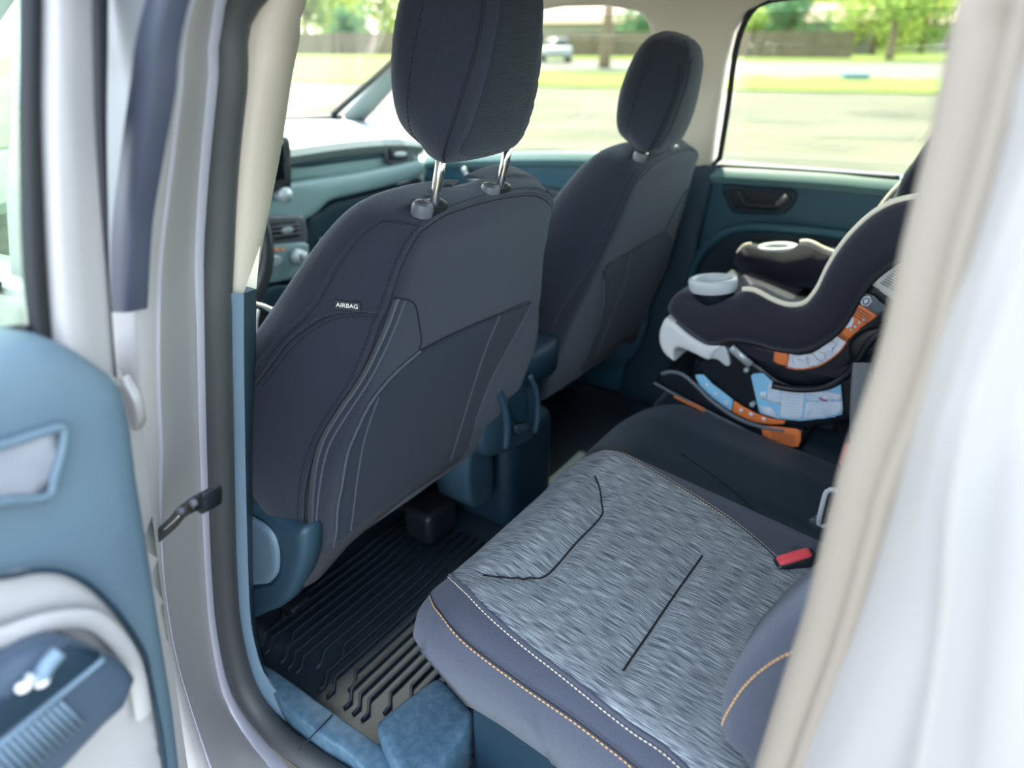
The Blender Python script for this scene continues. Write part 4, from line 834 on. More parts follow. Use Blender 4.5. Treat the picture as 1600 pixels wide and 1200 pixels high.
face('chrome_strip', [(.133,1.595,1.148),(.223,1.595,1.146),(.260,1.595,1.140),(.221,1.595,1.134),(.131,1.595,1.137)], 'silver_plastic', 1.600, .002, .008, .006, sh)
for nm, cpx, cpy, w, h in (('right', 628, 241, 34, 26),):
    L = [(.496,1.590,1.141),(.605,1.590,1.133),(.619,1.590,1.120),(.615,1.590,1.081),(.590,1.590,1.074),(.502,1.590,1.087)]
    v = face('air_vent', L, 'bezel', 1.598, .004, .03, .01)
    face('vent_opening', [(.502,1.580,1.134),(.581,1.580,1.127),(.577,1.580,1.090),(.498,1.580,1.098)], 'rubber_black', 1.590, .001, .01, .01, v, smooth=False)
    face('vent_tab', [(.518,1.575,1.119),(.562,1.575,1.116),(.561,1.575,1.104),(.517,1.575,1.108)], 'silver_plastic', 1.583, .002, .006, .004, v)
# shelf sweeping down to the left
shl = [(-.050,1.580,1.102),(.089,1.580,1.089),(.347,1.580,1.079),(.648,1.580,1.078),(.644,1.580,1.034),(.568,1.580,1.024),(.340,1.580,1.019),(.238,1.580,1.017),(.194,1.580,.997),(.149,1.580,.982),(.092,1.580,.981),(.008,1.580,.990),(-.071,1.580,.999)]
face('shelf', shl, 'dash_mid', 1.585, .014, .05, .018)
face('glovebox', [(.167,1.600,.969),(.218,1.600,.987),(.265,1.600,1.005),(.371,1.600,1.007),(.605,1.600,1.015),(.667,1.600,1.020),(.632,1.600,.916),(.583,1.600,.591),(.537,1.600,.461),(.066,1.600,.584),(.138,1.600,.821)], 'dash_dark', 1.610, .010, .05, .02)
obj('glovebox_handle', *tube(catmull([(.187,1.595,.916),(.236,1.595,.911),(.289,1.595,.922),(.312,1.595,.936)], 12), .005, 8), 'dash_mid', db)
sc_ = face('touch_screen', [(-.004,1.540,1.225),(.072,1.540,1.212),(.086,1.540,1.198),(.073,1.540,1.097),(.059,1.540,1.089),(-.028,1.540,1.096)], 'black_plastic', 1.545, .004, .03, .012)
face('screen_glass', [(-.006,1.535,1.217),(.059,1.535,1.206),(.050,1.535,1.111),(-.025,1.535,1.115)], 'screen', 1.539, .001, .004, .012, sc_, smooth=False)
kb = obj('volume_knob', *lathe([(.045,1.560,1.070)][0], [(.0001, -.028), (.018, -.026), (.020, -.010), (.020, .01), (.0001, .012)], 24, 'y'), 'silver_plastic', db)
v = face('air_vent', [(-.036,1.570,1.017),(.109,1.570,1.002),(.130,1.570,.989),(.130,1.570,.932),(.114,1.570,.921),(-.039,1.570,.944)], 'bezel', 1.575, .006, .03, .012)
face('vent_opening', [(-.034,1.565,1.004),(.094,1.565,.993),(.096,1.565,.947),(-.034,1.565,.961)], 'rubber_black', 1.567, .001, .006, .012, v, smooth=False)
for L in ([(-.036,1.560,.995),(.093,1.560,.983)], [(-.038,1.560,.984),(.091,1.560,.972)], [(-.038,1.560,.972),(.091,1.560,.959)]): obj('vent_slat', *tube(L, .0025, 6), 'bezel', v)
face('vent_tab', [(.036,1.550,.982),(.066,1.550,.980),(.064,1.550,.968),(.034,1.550,.970)], 'silver_plastic', 1.557, .002, .006, .004, v)
cl = face('climate_panel', [(-.076,1.560,.947),(.106,1.560,.928),(.122,1.560,.910),(.102,1.560,.846),(.082,1.560,.835),(-.089,1.560,.862)], 'dash_mid', 1.565, .008, .05, .014)
kn = obj('temperature_knob', *lathe([(.066,1.545,.901)][0], [(.0001, -.022), (.017, -.020), (.0185, -.004), (.0215, .0), (.0215, .014), (.0001, .016)], 28, 'y'), 'silver_plastic', cl)
obj('knob_mark', *box(V([(.050,1.520,.907)][0]), (.004, .003, .014)), 'rubber_black', kn)
obj('rocker_switch', *plate(D([(-.049,1.545,.921),(.008,1.545,.916),(.009,1.545,.895),(-.022,1.545,.892),(-.049,1.545,.902)]), lambda a, b, o: (a, 1.552-o, b), .003, .01, .006), 'silver_plastic', cl)
for q in [(-.018,1.550,.936),(.000,1.550,.933),(.019,1.550,.931)]: obj('button_light', *lathe(q, [(.0001, -.004), (.0035, -.003), (.0035, .01), (.0001, .011)], 10, 'y'), 'orange', cl)
obj('lower_body', *box((-.05, 1.72, .92), (1.25, .20, .36)), 'carpet', db, bevel=.04)
face('lower_pocket', [(-.055,1.550,.835),(.039,1.550,.822),(.051,1.550,.782),(.018,1.550,.759),(-.056,1.550,.772)], 'dash_dark', 1.555, .004, .08, .02)
obj('steering_column', *tube([(-.36, 1.62, 1.0), (-.36, 1.36, 1.07)], .035, 12), 'black_plastic', db)
sw_ = obj('steering_wheel', *tube([V((-.36, 1.36, 1.07))+V((math.cos(a)*.185, math.sin(a)*.07*0-math.sin(a)*-.06, math.sin(a)*.175)) for a in [k*math.pi/20 for k in range(40)]], .015, 10, True), 'black_plastic', db)
cb = thing('charging_cable', 'white charging cable looped in front of the console beside the near seat', 'cable', [(-.276,1.250,.887)][0])
for L in ([(-.307,1.250,.934),(-.283,1.250,.921),(-.253,1.250,.901),(-.219,1.250,.893),(-.188,1.250,.884),(-.156,1.250,.849)], [(-.283,1.250,.921),(-.266,1.250,.904),(-.242,1.250,.885),(-.224,1.250,.864),(-.197,1.250,.831)], [(-.298,1.250,.917),(-.309,1.250,.890),(-.311,1.250,.861),(-.301,1.250,.828),(-.284,1.250,.798)]):
    obj('cable', *tube(catmull(L, 24), .0038, 8), 'white', cb)

# ---------------------------------------------------------------- centre console
cn = thing('centre_console', 'blue-grey centre console with a rear pocket, between the two front seats', 'console', (0, .9, .42))
cpoly = [(-.172,.720,.851),(-.117,.720,.860),(-.065,.720,.856),(-.025,.720,.806),(.003,.720,.733),(.012,.720,.649),(-.009,.720,.626),(-.117,.720,.644),(-.190,.720,.676),(-.195,.720,.760),(-.183,.720,.812)]
obj('console_body', *join(box((.0, 1.10, .54), (.19, .72, .26)),), 'trim_dark', cn, bevel=.03)
rear_x = lambda a: a
obj('rear_shell', *plate(D(cpoly), lambda a, b, o: (a, .735-.0*b-o, b), .014, .10, .014), 'shield', cn, label='rounded blue-grey rear end of the console')
rim = [(p[0], .716, p[2]) for p in [(-.182,.720,.665),(-.189,.720,.743),(-.175,.720,.801),(-.187,.720,.830)]]
obj('rear_pocket', *plate(D([(-.135,.715,.821),(-.073,.715,.825),(-.057,.715,.775),(-.045,.715,.701),(-.081,.715,.706),(-.110,.715,.738),(-.129,.715,.790)]), lambda a, b, o: (a, .724-o, b), .004, .01, .008), 'dash_dark', cn)
obj('pocket_rib', *tube(catmull([(-.063,.712,.813),(-.036,.712,.760),(-.030,.712,.703),(-.039,.712,.666)], 16), .006, 10), 'trim_blue', cn)
obj('side_rib', *tube(catmull([(-.181,.712,.832),(-.160,.712,.790),(-.147,.712,.733),(-.152,.712,.683)], 16), .008, 10), 'shield', cn)
obj('power_socket', *plate(D([(-.095,.712,.705),(-.055,.712,.692),(-.039,.712,.672),(-.054,.712,.667),(-.090,.712,.681)]), lambda a, b, o: (a, .721-o, b), .003, .01, .005), 'shield', cn)
obj('socket_slot', *tube([(-.082,.712,.688),(-.057,.712,.681)], .0025, 6), 'rubber_black', cn)
obj('arm_lid', *plate([(-.09, .74), (.09, .74), (.095, 1.0), (-.095, 1.0)], lambda a, b, o: (a, b, .855+o), .02, .05, .02), 'trim_dark', cn)
obj('upper_shell', *box((0, .90, .73), (.15, .28, .17)), 'trim_dark', cn, bevel=.03)
obj('foot_plinth', *plate(D([(-.206,.750,.685),(-.130,.750,.641),(-.132,.750,.539),(-.159,.750,.526),(-.210,.750,.560)]), lambda a, b, o: (a, .76-o, b), .008, .08, .014), 'trim_blue', cn)

# ---------------------------------------------------------------- floor mat
fm = thing('floor_mat', 'black ribbed rubber floor mat in the rear footwell behind the near seat', 'floor mat', (-.42, .75, .41))
mo = [(-.665, .50), (-.13, .50), (-.13, 1.0), (-.655, 1.02), (-.672, .80)]
obj('mat_base', *plate(mo, lambda a, b, o: (a, b, .430+o), .006, .012, .03), 'mat_rubber', fm)
rb = []
for k in range(22):
    y = .530+k*.0205; xa = -.615+(.03 if k % 4 == 2 else 0)+(.06 if k % 8 == 5 else 0)
    P_ = [(xa-.035, y-.018, .4315), (xa-.02, y-.018, .4335), (xa, y, .4335), (-.33, y, .4335), (-.31, y+.004, .4335), (-.17, y+.004, .4335)]
    rb.append(tube(P_, .0036, 6))
obj('mat_ribs', *join(*rb), 'mat_rubber', fm)
obj('mat_rim', *tube(catmull([(a*.985-.006, b, .432) for a, b in mo], 60, True), .008, 8, True), 'mat_rubber', fm)

# ---------------------------------------------------------------- rear bench
rbn = thing('rear_bench_seat', 'rear bench with grey heathered cloth cushion, orange stitching and dark vinyl middle', 'car seat', (0, .2, .42))
def cushion(x0, x1, y0, y1, rc, z0, thick, r, front=None):
    c = []
    for (cx, cy, a0) in ((x1-rc, y1-rc, 0), (x0+rc, y1-rc, 90), (x0+rc*.6, y0+rc*.6, 180), (x1-rc*.6, y0+rc*.6, 270)):
        q = rc if a0 < 180 else rc*.6
        c += [(cx+math.cos(math.radians(a0+t))*q, cy+math.sin(math.radians(a0+t))*q) for t in (0, 15, 30, 45, 60, 75, 90)]
    return c
def topz(x, y):
    z = .728+.055*min(1, max(0, (y-.02)/.42))
    if y > .44: z -= 1.4*(y-.44)**1.55
    return z
grooves = []
sa = [(-.578,.455,.765),(-.562,.427,.765),(-.540,.401,.765),(-.516,.388,.765),(-.438,.389,.765),(-.361,.389,.765),(-.332,.403,.765),(-.301,.423,.765),(-.279,.444,.765)]
sb_ = [(-.598,.234,.745),(-.546,.235,.745),(-.445,.235,.745),(-.338,.233,.745)]
def pdist(x, y, L):
    b = 9
    for i in range(len(L)-1):
        ax, ay, bx_, by = L[i][0], L[i][1], L[i+1][0], L[i+1][1]; dx, dy = bx_-ax, by-ay
        t = max(0, min(1, ((x-ax)*dx+(y-ay)*dy)/(dx*dx+dy*dy+1e-12))); b = min(b, math.hypot(x-ax-dx*t, y-ay-dy*t))
    return b
def crown(x, y):
    d = min(pdist(x, y, sa), pdist(x, y, sb_))
    z = topz(x, y)+.010*math.exp(-((x+.42)/.15)**2)*math.exp(-((y-.28)/.25)**2)*0
    z -= .007*math.exp(-(d/.008)**2)+.003*math.exp(-(d/.030)**2)
    z += .010*max(0, abs(x+.43)-.10)/.15 if abs(x+.43) < .25 else .010
    return z
cpoly = cushion(-.692, -.160, .0, .538, .095, .76, .15, .05)
vs, fs = plate(cpoly, lambda a, b, o: (a+.35*max(0, -o-.055)*(1 if a < -.43 else 0), b-.35*max(0, -o-.055)*(1 if b > .3 else 0), crown(a, b)+o), .055, .115, .012)
OT = bvh(vs, fs)
oc = obj('outboard_cushion', vs, fs, 'side_fabric', rbn, label='near outboard cushion with slate-blue sides')
def ontop(L, lift=.001, n=None, T=OT): return drape(catmull([V((p[0], p[1], 1.0)) for p in L], n or len(L)*8), T, V((0, 0, -1)), lift, .2)
ins = [(-.570,.519,.762),(-.598,.487,.762),(-.625,.431,.762),(-.641,.354,.762),(-.650,.271,.762),(-.657,.197,.762)]+[(-.658,.153,.745),(-.666,.107,.745)]+[(-.62, .02), (-.20, .02)]+[(-.275,.120,.745)]+[(-.245,.213,.755),(-.216,.343,.755),(-.200,.446,.755),(-.210,.494,.755)]+[(-.205, .500), (-.23, .522), (-.30, .531), (-.45, .531), (-.54, .520)]
def tops(a, b, o):
    h = OT.ray_cast(V((a, b, 1.2)), V((0, 0, -1)), 1); z = h[0].z if h[0] is not None else topz(a, b)
    return (a, b, z+.0030+o)
obj('cloth_insert', *plate([(p[0], p[1]) for p in ins], tops, .003, .003, .009, smooth=False), 'heather', oc, label='heathered grey woven insert')
for L in (sa, sb_):
    obj('insert_seam', *tube([p+V((0, 0, .0042)) for p in ontop(L, .0, 60)], .0015, 6), 'thread_dark', oc)
us = [(p[0]-.007, p[1]) for p in ins[:8]]
obj('upper_piping', *tube(ontop([(p[0]-.002, p[1]) for p in ins[:8]], .001, 80), .0028, 8), 'side_fabric', oc)
obj('upper_stitching', *stitches(ontop(us, .0012, 120), .0010, .0042, .0016), 'thread_cream', oc)
ls = [(-.705,.440,.865),(-.705,.435,.843),(-.705,.427,.832),(-.705,.387,.804),(-.705,.310,.786),(-.705,.239,.774),(-.705,.172,.757),(-.705,.112,.741)]
lsd = cast(OT, [(0.5507,0.5091,-0.6615),(0.5428,0.4968,-0.6772),(0.5404,0.4854,-0.6873),(0.5397,0.4398,-0.7179),(0.5504,0.3597,-0.7534),(0.5596,0.2810,-0.7797),(0.5612,0.2028,-0.8024),(0.5595,0.1319,-0.8183)], 120, .0012)
obj('lower_stitching', *stitches(lsd, .0010, .0042, .0018), 'thread_orange', oc, label='orange stitching')
obj('lower_seam', *tube([p+V((0, 0, .006)) for p in lsd], .0009, 6), 'thread_dark', oc)
fst = [(-.286,.119,.755),(-.242,.214,.755),(-.212,.344,.755),(-.196,.448,.755),(-.204,.497,.755),(-.212,.516,.755),(-.230,.527,.755)]
for dx, nm in ((.006, 'inner_stitching'), (.012, 'outer_stitching')):
    obj(nm, *stitches(ontop([(p[0]+dx-.012, p[1]+(dx-.012)*.5) for p in fst], .0022, 120), .0010, .0042, .0016), 'thread_cream', oc)
obj('inner_piping', *tube(ontop([(p[0]-.003, p[1]) for p in fst], .001, 80), .0026, 8), 'seat_fabric', oc)
def mtop(a, b, o): return (a, b, topz(a, b)-.016-.026*min(1, max(0, a/.13))+o)
vs, fs = plate(cushion(-.158, .150, .0, .548, .04, .76, .15, .04), mtop, .03, .12, .02)
mc = obj('middle_cushion', vs, fs, 'vinyl', rbn, label='dark smooth middle cushion')
obj('middle_seam', *tube([p for p in ontop([(-.175,.136,.730),(-.149,.209,.730),(-.119,.286,.730),(-.090,.368,.730)], .0005, 60, bvh(vs, fs)) if p.z < .9], .0012, 5), 'thread_dark', mc)
vs, fs = plate(cushion(.155, .680, .0, .555, .08, .76, .15, .04), mtop, .045, .11, .02)
obj('far_cushion', vs, fs, 'vinyl', rbn, label='dark far cushion under the child seat')
# moulded base and step box
obj('cushion_base', *join(box((0, .235, .51), (1.22, .45, .19))), 'trim_dark', rbn, bevel=.01)
obj('step_box', *plate([(p[0], p[1]) for p in [(-.683,.582,.500),(-.661,.586,.500),(-.612,.580,.500),(-.564,.568,.500),(-.559,.556,.500),(-.577,.486,.500),(-.597,.471,.500),(-.720,.461,.500),(-.734,.473,.500)]], lambda a, b, o: (a, b, .505+o), .010, .09, .012), 'trim_scuffed', rbn, label='pale blue moulded step beside the sill')
# backrest with side bolster
SBk = lambda x, h, o: (x, .07-.32*(h-.74)*1.0+o, h)
obj('backrest', *plate([(-.60, .74), (.62, .74), (.62, 1.14), (.56, 1.20), (-.50, 1.20), (-.575, 1.12)], lambda a, b, o: SBk(a, b, o-.01), .05, .06, .03), 'side_fabric', rbn)
vs, fs = plate([(-.53, .70), (-.17, .70), (-.17, 1.16), (-.46, 1.16), (-.50, 1.0)], lambda a, b, o: SBk(a, b, o+.002), .02, .02, .015, smooth=False)
obj('backrest_insert', vs, fs, 'heather', rbn, label='heathered grey backrest insert')
bo = [(-.645,.106,.797),(-.645,.111,.826),(-.645,.109,.852),(-.645,.100,.887),(-.645,.082,.934),(-.645,.061,.979),(-.645,.043,1.029)]+[(-.645, -.03, 1.14), (-.645, -.08, 1.14), (-.645, -.02, .74), (-.645, .06, .70)]+[(-.645,.073,.763),(-.645,.084,.774),(-.645,.099,.782)]
vs, fs = plate([(p[1], p[2]) for p in bo], lambda a, b, o: (-.655-o, a, b), .028, .06, .012)
bol = obj('side_bolster', vs, fs, 'side_fabric', rbn, label='rounded side bolster with orange stitching')
BT = bvh(vs, fs)
bl = [(-.668,.097,.818),(-.668,.099,.837),(-.668,.095,.860),(-.668,.085,.897),(-.668,.069,.930),(-.668,.050,.964),(-.668,.035,1.010)]
obj('bolster_stitching', *stitches(cast(BT, [(0.6338,0.1191,-0.7643),(0.6453,0.1229,-0.7540),(0.6600,0.1208,-0.7415),(0.6843,0.1124,-0.7205),(0.7083,0.0960,-0.6994),(0.7331,0.0715,-0.6763),(0.7606,0.0490,-0.6474)], 80, .0012), .0011, .0045, .0016), 'thread_orange', bol, label='orange stitching')

# ---------------------------------------------------------------- buckles and belts
def buckle(label, c, ax, up_, s=1.0, red='red'):
    c, ax, up_ = V(c), V(ax).normalized(), V(up_).normalized(); up_ = (up_-ax*up_.dot(ax)).normalized(); sd_ = ax.cross(up_)
    t = thing('seat_belt_buckle', label, 'seat belt buckle', c-ax*.05)
    q = lambda a, b, d: tuple(c+ax*a+sd_*b+up_*d)
    def rr(a, w, h_, m=.35):
        return [V(q(a, math.copysign(abs(math.cos(t_))**m*w*1.4, math.cos(t_)), math.copysign(abs(math.sin(t_))**m*h_*.8, math.sin(t_)))) for t_ in [k*math.pi/12 for k in range(24)]]
    h = obj('housing', *loft([rr(-.062*s, .008*s, .006*s), rr(-.058*s, .013*s, .009*s), rr(-.01, .016*s, .011*s), rr(.006*s, .017*s, .0115*s), rr(.009*s, .0145*s, .0095*s)]), 'black_plastic', t)
    obj('release_button', *loft([rr(.004*s, .0135*s, .0085*s), rr(.0105*s, .0135*s, .0082*s), rr(.012*s, .012*s, .007*s)]), red, t, label='red release button')
    obj('stalk', *loft([rr(-.10*s, .010*s, .004*s), rr(-.055*s, .010*s, .004*s)]), 'belt_black', t)
    return t
buckle('red-buttoned belt buckle standing at the back of the near grey cushion', [(-.270,.118,.749)][0], (-.30, .12, .94), (.8, .75, .2), 1.3)
buckle('red belt buckle tilted beside the grey strap under the child seat', [(.080,.115,.753)][0], (-.75, .1, .5), (0, 1, 0), 1.1)
tg = thing('seat_belt_tongue', 'pale green-grey seat belt tongue hanging on its black belt by the backrest', 'seat belt', [(-.120,.108,.751)][0])
fr = [(-.120,.113,.722),(-.120,.115,.755),(-.120,.113,.789),(-.120,.101,.796),(-.120,.094,.791),(-.120,.098,.748),(-.120,.098,.730)]
obj('tongue_frame', *tube(catmull(fr, 30, True), .0042, 8, True), 'cup_grey', tg)
obj('tongue_blade', *plate([(p[1], p[2]) for p in [(-.120,.131,.723),(-.120,.116,.741),(-.120,.111,.722),(-.120,.124,.709)]], lambda a, b, o: (-.12-o, a, b), .001, .003, .004), 'chrome', tg)
L1 = catmull([(-.115,.108,.746),(-.115,.096,.793),(-.115,.082,.855),(-.115,.067,.937)], 14); L2 = catmull([(-.112,.100,.743),(-.112,.079,.793),(-.112,.061,.858),(-.112,.053,.935)], 14)
obj('webbing', *loft([[a, a.lerp(b, .3)+V((-.003, 0, 0)), a.lerp(b, .6), a.lerp(b, .8)+V((-.003, 0, 0)), b] for a, b in zip(L1, L2)], False, False), 'belt_black', tg, solid=.0016)

# ---------------------------------------------------------------- child seat
cs = thing('child_car_seat', 'black convertible child car seat with pale cup holders and orange and blue warning labels', 'child car seat', (.36, .25, .74))
XN, XF = .120, .600     # near and far faces of the arms
Y2 = lambda L: [(p[1], p[2]) for p in L]
arm = [(.120,.503,.941),(.120,.502,.957),(.120,.490,.977),(.120,.473,.985),(.120,.454,.982),(.120,.412,.982),(.120,.378,.990),(.120,.362,1.005),(.120,.350,1.008),(.120,.335,1.007),(.120,.306,.997),(.120,.280,.992),(.120,.259,.995),(.120,.245,1.003),(.120,.236,1.018),(.120,.228,1.039),(.120,.220,1.073),(.120,.207,1.110),(.120,.190,1.143),(.120,.168,1.173),(.120,.143,1.194),(.120,.117,1.205),(.120,.090,1.212),(.120,.062,1.218),(.120,.048,1.207),(.120,.043,1.170),(.120,.065,1.144),(.120,.096,1.118),(.120,.124,1.094),(.120,.146,1.064),(.120,.160,1.029),(.120,.172,.984),(.120,.191,.950),(.120,.218,.923),(.120,.248,.910),(.120,.286,.907),(.120,.320,.910),(.120,.366,.906),(.120,.388,.893),(.120,.415,.888),(.120,.451,.903),(.120,.482,.920)]
vs, fs = plate(Y2(arm), lambda a, b, o: (XN-o-.010, a, b), .024, .045, .010)
an = obj('near_arm_cover', vs, fs, 'cover', cs, label='dark navy cloth side cover')
vs, fs = plate(Y2(arm), lambda a, b, o: (XF+o+.022-.024, a, b), .020, .045, .014)
af = obj('far_arm_cover', vs, fs, 'cover', cs)
pl = Y2(arm)
ed1 = pl[7:25]
for par, x in ((an, XN+.016), (af, XF-.040)):
    obj('cream_piping', *tube(catmull([(x, a, b+.003) for a, b in ed1], 70), .0052, 8), 'cream', par, label='cream piping')
fp = pl[1:4]
obj('cream_piping', *tube(catmull([(XF-.045, a, b+.003) for a, b in fp], 12), .0045, 8), 'cream', af, label='cream piping')
low = pl[27:42]
obj('hem', *tube(catmull([(XN+.008, a, b) for a, b in low], 60), .005, 8), 'rubber_black', an)
# cup holders: oval rims set in the arm tops
for par, x, px, py in ((an, None, 1113, 447), (af, None, 1214, 388)):
    c = V([(.150,.425,1.007)][0]) if par is an else V([(.575,.414,.980)][0])
    R = Matrix.Rotation(math.radians(-8), 3, 'X')
    def ov(rx, ry, z): return [c+R @ V((math.cos(a)*rx, math.sin(a)*ry, z)) for a in [k*math.pi/18 for k in range(36)]]
    ry, rx = .047, .040
    cp_ = obj('cup_holder', *loft([ov(rx*.93, ry*.93, -.016), ov(rx, ry, -.010), ov(rx*1.02, ry*1.02, .002), ov(rx*.99, ry*.99, .008), ov(rx*.88, ry*.88, .010), ov(rx*.74, ry*.74, .007), ov(rx*.68, ry*.68, -.003), ov(rx*.64, ry*.64, -.045)], True, False), 'cup_grey', cs, label='pale grey cup holder')
    obj('cup_bottom', *loft([ov(rx*.64, ry*.64, -.045), ov(.001, .001, -.046)], True, False), 'cup_grey', cp_)
    obj('cup_liner', *loft([ov(rx*.90, ry*.90, -.012), ov(rx*.90, ry*.90, -.06), ov(.001, .001, -.061)], True, False), 'shell', cp_)
# seat pad and backrest between the arms
R_ = lambda x0, x1, prof, th: loft([[V((x, a, b)) for a, b in prof] for x in (x0, x1)])
sp = [(.49, .915), (.46, .925), (.30, .895), (.18, .89), (.12, .93), (.06, 1.10), (.02, 1.25), (-.03, 1.25), (.03, .95), (.14, .865), (.30, .865), (.47, .89)]
obj('seat_pad', *R_(XN+.02, XF-.02, sp, 0), 'cover', cs, bevel=.012)
hw = [(.500,.184,1.119),(.500,.181,1.144),(.500,.174,1.187),(.500,.161,1.217),(.500,.149,1.247),(.500,.134,1.271),(.500,.112,1.288),(.500,.065,1.296),(.500,.031,1.200),(.500,.060,1.068),(.500,.140,1.056)]
vs, fs = plate(Y2(hw), lambda a, b, o: (.47-o, a, b), .03, .10, .014)
hwo = obj('head_wing', vs, fs, 'cover', cs)
obj('wing_piping', *tube(catmull([(.455, a, b) for a, b in Y2(hw)[0:2]]+[], 6), .004, 6), 'cream', hwo)
hb = [(.10, 1.02), (.075, 1.20), (.03, 1.36), (-.02, 1.40), (-.06, 1.30), (.0, 1.05)]
obj('head_pad', *R_(.22, .48, hb, 0), 'cover', cs, bevel=.03)
for s in (.30, .42): obj('harness_strap', *tube([(s, .085, 1.12), (s, .10, 1.0), (s-.0, .17, .90)], .018, 6, flat=(V((0, 1, .3)).normalized(), .12)), 'belt_black', cs)
# shell and base side plates
sh = [(.135,.381,.891),(.135,.324,.903),(.135,.279,.905),(.135,.236,.914),(.135,.199,.943),(.135,.176,.984),(.135,.163,1.028),(.135,.148,1.063),(.135,.126,1.093),(.135,.098,1.118),(.135,.053,1.157),(.135,.031,1.150),(.135,.006,1.046),(.135,.057,1.004),(.135,.095,.989),(.135,.116,.979),(.135,.134,.947),(.135,.144,.910),(.135,.161,.876),(.135,.187,.851),(.135,.223,.838),(.135,.262,.837),(.135,.292,.847),(.135,.318,.863),(.135,.349,.878)]
vs, fs = plate(Y2(sh), lambda a, b, o: (.142-o, a, b), .010, .40, .014)
shell = obj('shell', vs, fs, 'shell', cs, label='black plastic seat shell')
obj('shell_rib', *tube(catmull([(.128,.276,.832),(.128,.232,.836),(.128,.186,.852),(.128,.159,.876),(.128,.141,.911),(.128,.129,.951),(.128,.111,.979),(.128,.090,.991)], 40), .007, 8), 'shell', shell)
vs, fs = plate(Y2([(.130,.160,.943),(.130,.149,.966),(.130,.126,.984),(.130,.100,.993),(.130,.065,1.004),(.130,.057,.967),(.130,.107,.938),(.130,.139,.915),(.130,.153,.919)]), lambda a, b, o: (.129-o, a, b), .008, .02, .008)
obj('belt_guide', vs, fs, 'shell', shell)
bs = [(.140,.442,.811),(.140,.420,.845),(.140,.394,.881),(.140,.371,.890),(.140,.344,.870),(.140,.306,.854),(.140,.269,.835),(.140,.224,.835),(.140,.183,.852),(.140,.157,.878),(.140,.140,.909),(.140,.121,.949),(.140,.094,.983),(.140,.072,.966),(.140,.064,.888),(.140,.086,.831),(.140,.121,.798),(.140,.168,.766),(.140,.219,.741),(.140,.264,.735),(.140,.327,.749),(.140,.393,.778)]
vs, fs = plate(Y2(bs), lambda a, b, o: (.150-o, a, b), .006, .36, .014)
base = obj('base', vs, fs, 'shell', cs, label='black plastic recline base')
rk_ = [(.130,.518,.774),(.130,.506,.794),(.130,.484,.807),(.130,.457,.807),(.130,.430,.792),(.130,.388,.766),(.130,.335,.744),(.130,.286,.738),(.130,.239,.743),(.130,.207,.751),(.130,.201,.738),(.130,.203,.711),(.130,.216,.687),(.130,.232,.680),(.130,.267,.693),(.130,.318,.711),(.130,.383,.726),(.130,.450,.741),(.130,.510,.760)]
vs, fs = plate(Y2(rk_), lambda a, b, o: (.138-o, a, b), .006, .40, .010)
foot = obj('rocker_foot', vs, fs, 'shell', cs)
obj('foot_edge', *tube(catmull([(.128,.502,.797),(.128,.483,.807),(.128,.457,.808),(.128,.429,.793),(.128,.387,.765),(.128,.334,.743),(.128,.285,.738),(.128,.239,.743)], 40), .0042, 8), 'shell_grey', foot)
obj('foot_edge', *tube(catmull([(.128,.517,.772),(.128,.451,.754),(.128,.383,.737),(.128,.319,.722),(.128,.268,.705)], 30), .0035, 8), 'slate', foot)
obj('cross_beam', *box((.36, .30, .79), (.40, .30, .09)), 'shell', cs, bevel=.01)
# pale front foot
ft = [(.120,.503,.925),(.120,.512,.907),(.120,.515,.886),(.120,.512,.867),(.120,.502,.849),(.120,.488,.839),(.120,.475,.835),(.120,.478,.848),(.120,.477,.859),(.120,.468,.867),(.120,.440,.862),(.120,.405,.855),(.120,.395,.873),(.120,.385,.891),(.120,.415,.888),(.120,.451,.901),(.120,.484,.921)]
vs, fs = plate(Y2(ft), lambda a, b, o: (.118-o, a, b), .010, .40, .007)
obj('recline_lever', vs, fs, 'foot_white', cs, label='pale grey front recline lever')
vs, fs = plate(Y2([(.125,.403,.860),(.125,.386,.888),(.125,.373,.882),(.125,.363,.853),(.125,.372,.849),(.125,.388,.857)]), lambda a, b, o: (.128-o, a, b), .003, .02, .006)
obj('lever_hinge', vs, fs, 'cup_grey', cs)
obj('side_link', *tube([(.122,.364,.893),(.122,.342,.879),(.122,.321,.866)], .0085, 8, flat=(V((1, 0, 0)), .5)), 'silver_plastic', cs)
for q in [(.126,.329,.852),(.126,.307,.782)]: obj('bolt', *lathe(q, [(.0001, -.005), (.005, -.004), (.005, .01), (.0001, .012)], 10, 'x'), 'silver_plastic', cs)
# labels
def label(name, L, m, x, parent, crop, lab=None, step=.008, r=.0004):
    vs, fs = plate(Y2(L), lambda a, b, o: (x-o, a, b), r, .003, step, smooth=False); return obj(name, vs, fs, m, parent, label=lab)
def rows(name, A, B, C, n, m, x, parent, w=.0011, a0=.06, a1=.94, skip=0):
    """n thin lines of print laid between edge A-B, stepping towards C"""
    A, B, C = V(A), V(B), V(C); q = []
    for i in range(n):
        f = (i+.5)/n; s = A+(C-A)*f; e = B+(C-A)*f; k0 = a0
        while k0 < a1:
            k1 = min(a1, k0+random.uniform(.08, .22)); q.append(tube([(x, s.y+(e.y-s.y)*k0, s.z+(e.z-s.z)*k0), (x, s.y+(e.y-s.y)*k1, s.z+(e.z-s.z)*k1)], w, 4, flat=(V((1, 0, 0)), .3))); k0 = k1+.03
    return obj(name, *join(*q), m, parent, smooth=False)
lw = label('warning_label', [(.130,.168,1.023),(.130,.149,1.017),(.130,.125,1.006),(.130,.142,.984),(.130,.153,.968),(.130,.164,.948),(.130,.178,.953),(.130,.190,.960),(.130,.182,.973),(.130,.174,.997)], 'orange', .1305, shell, 'c', 'orange warning label')
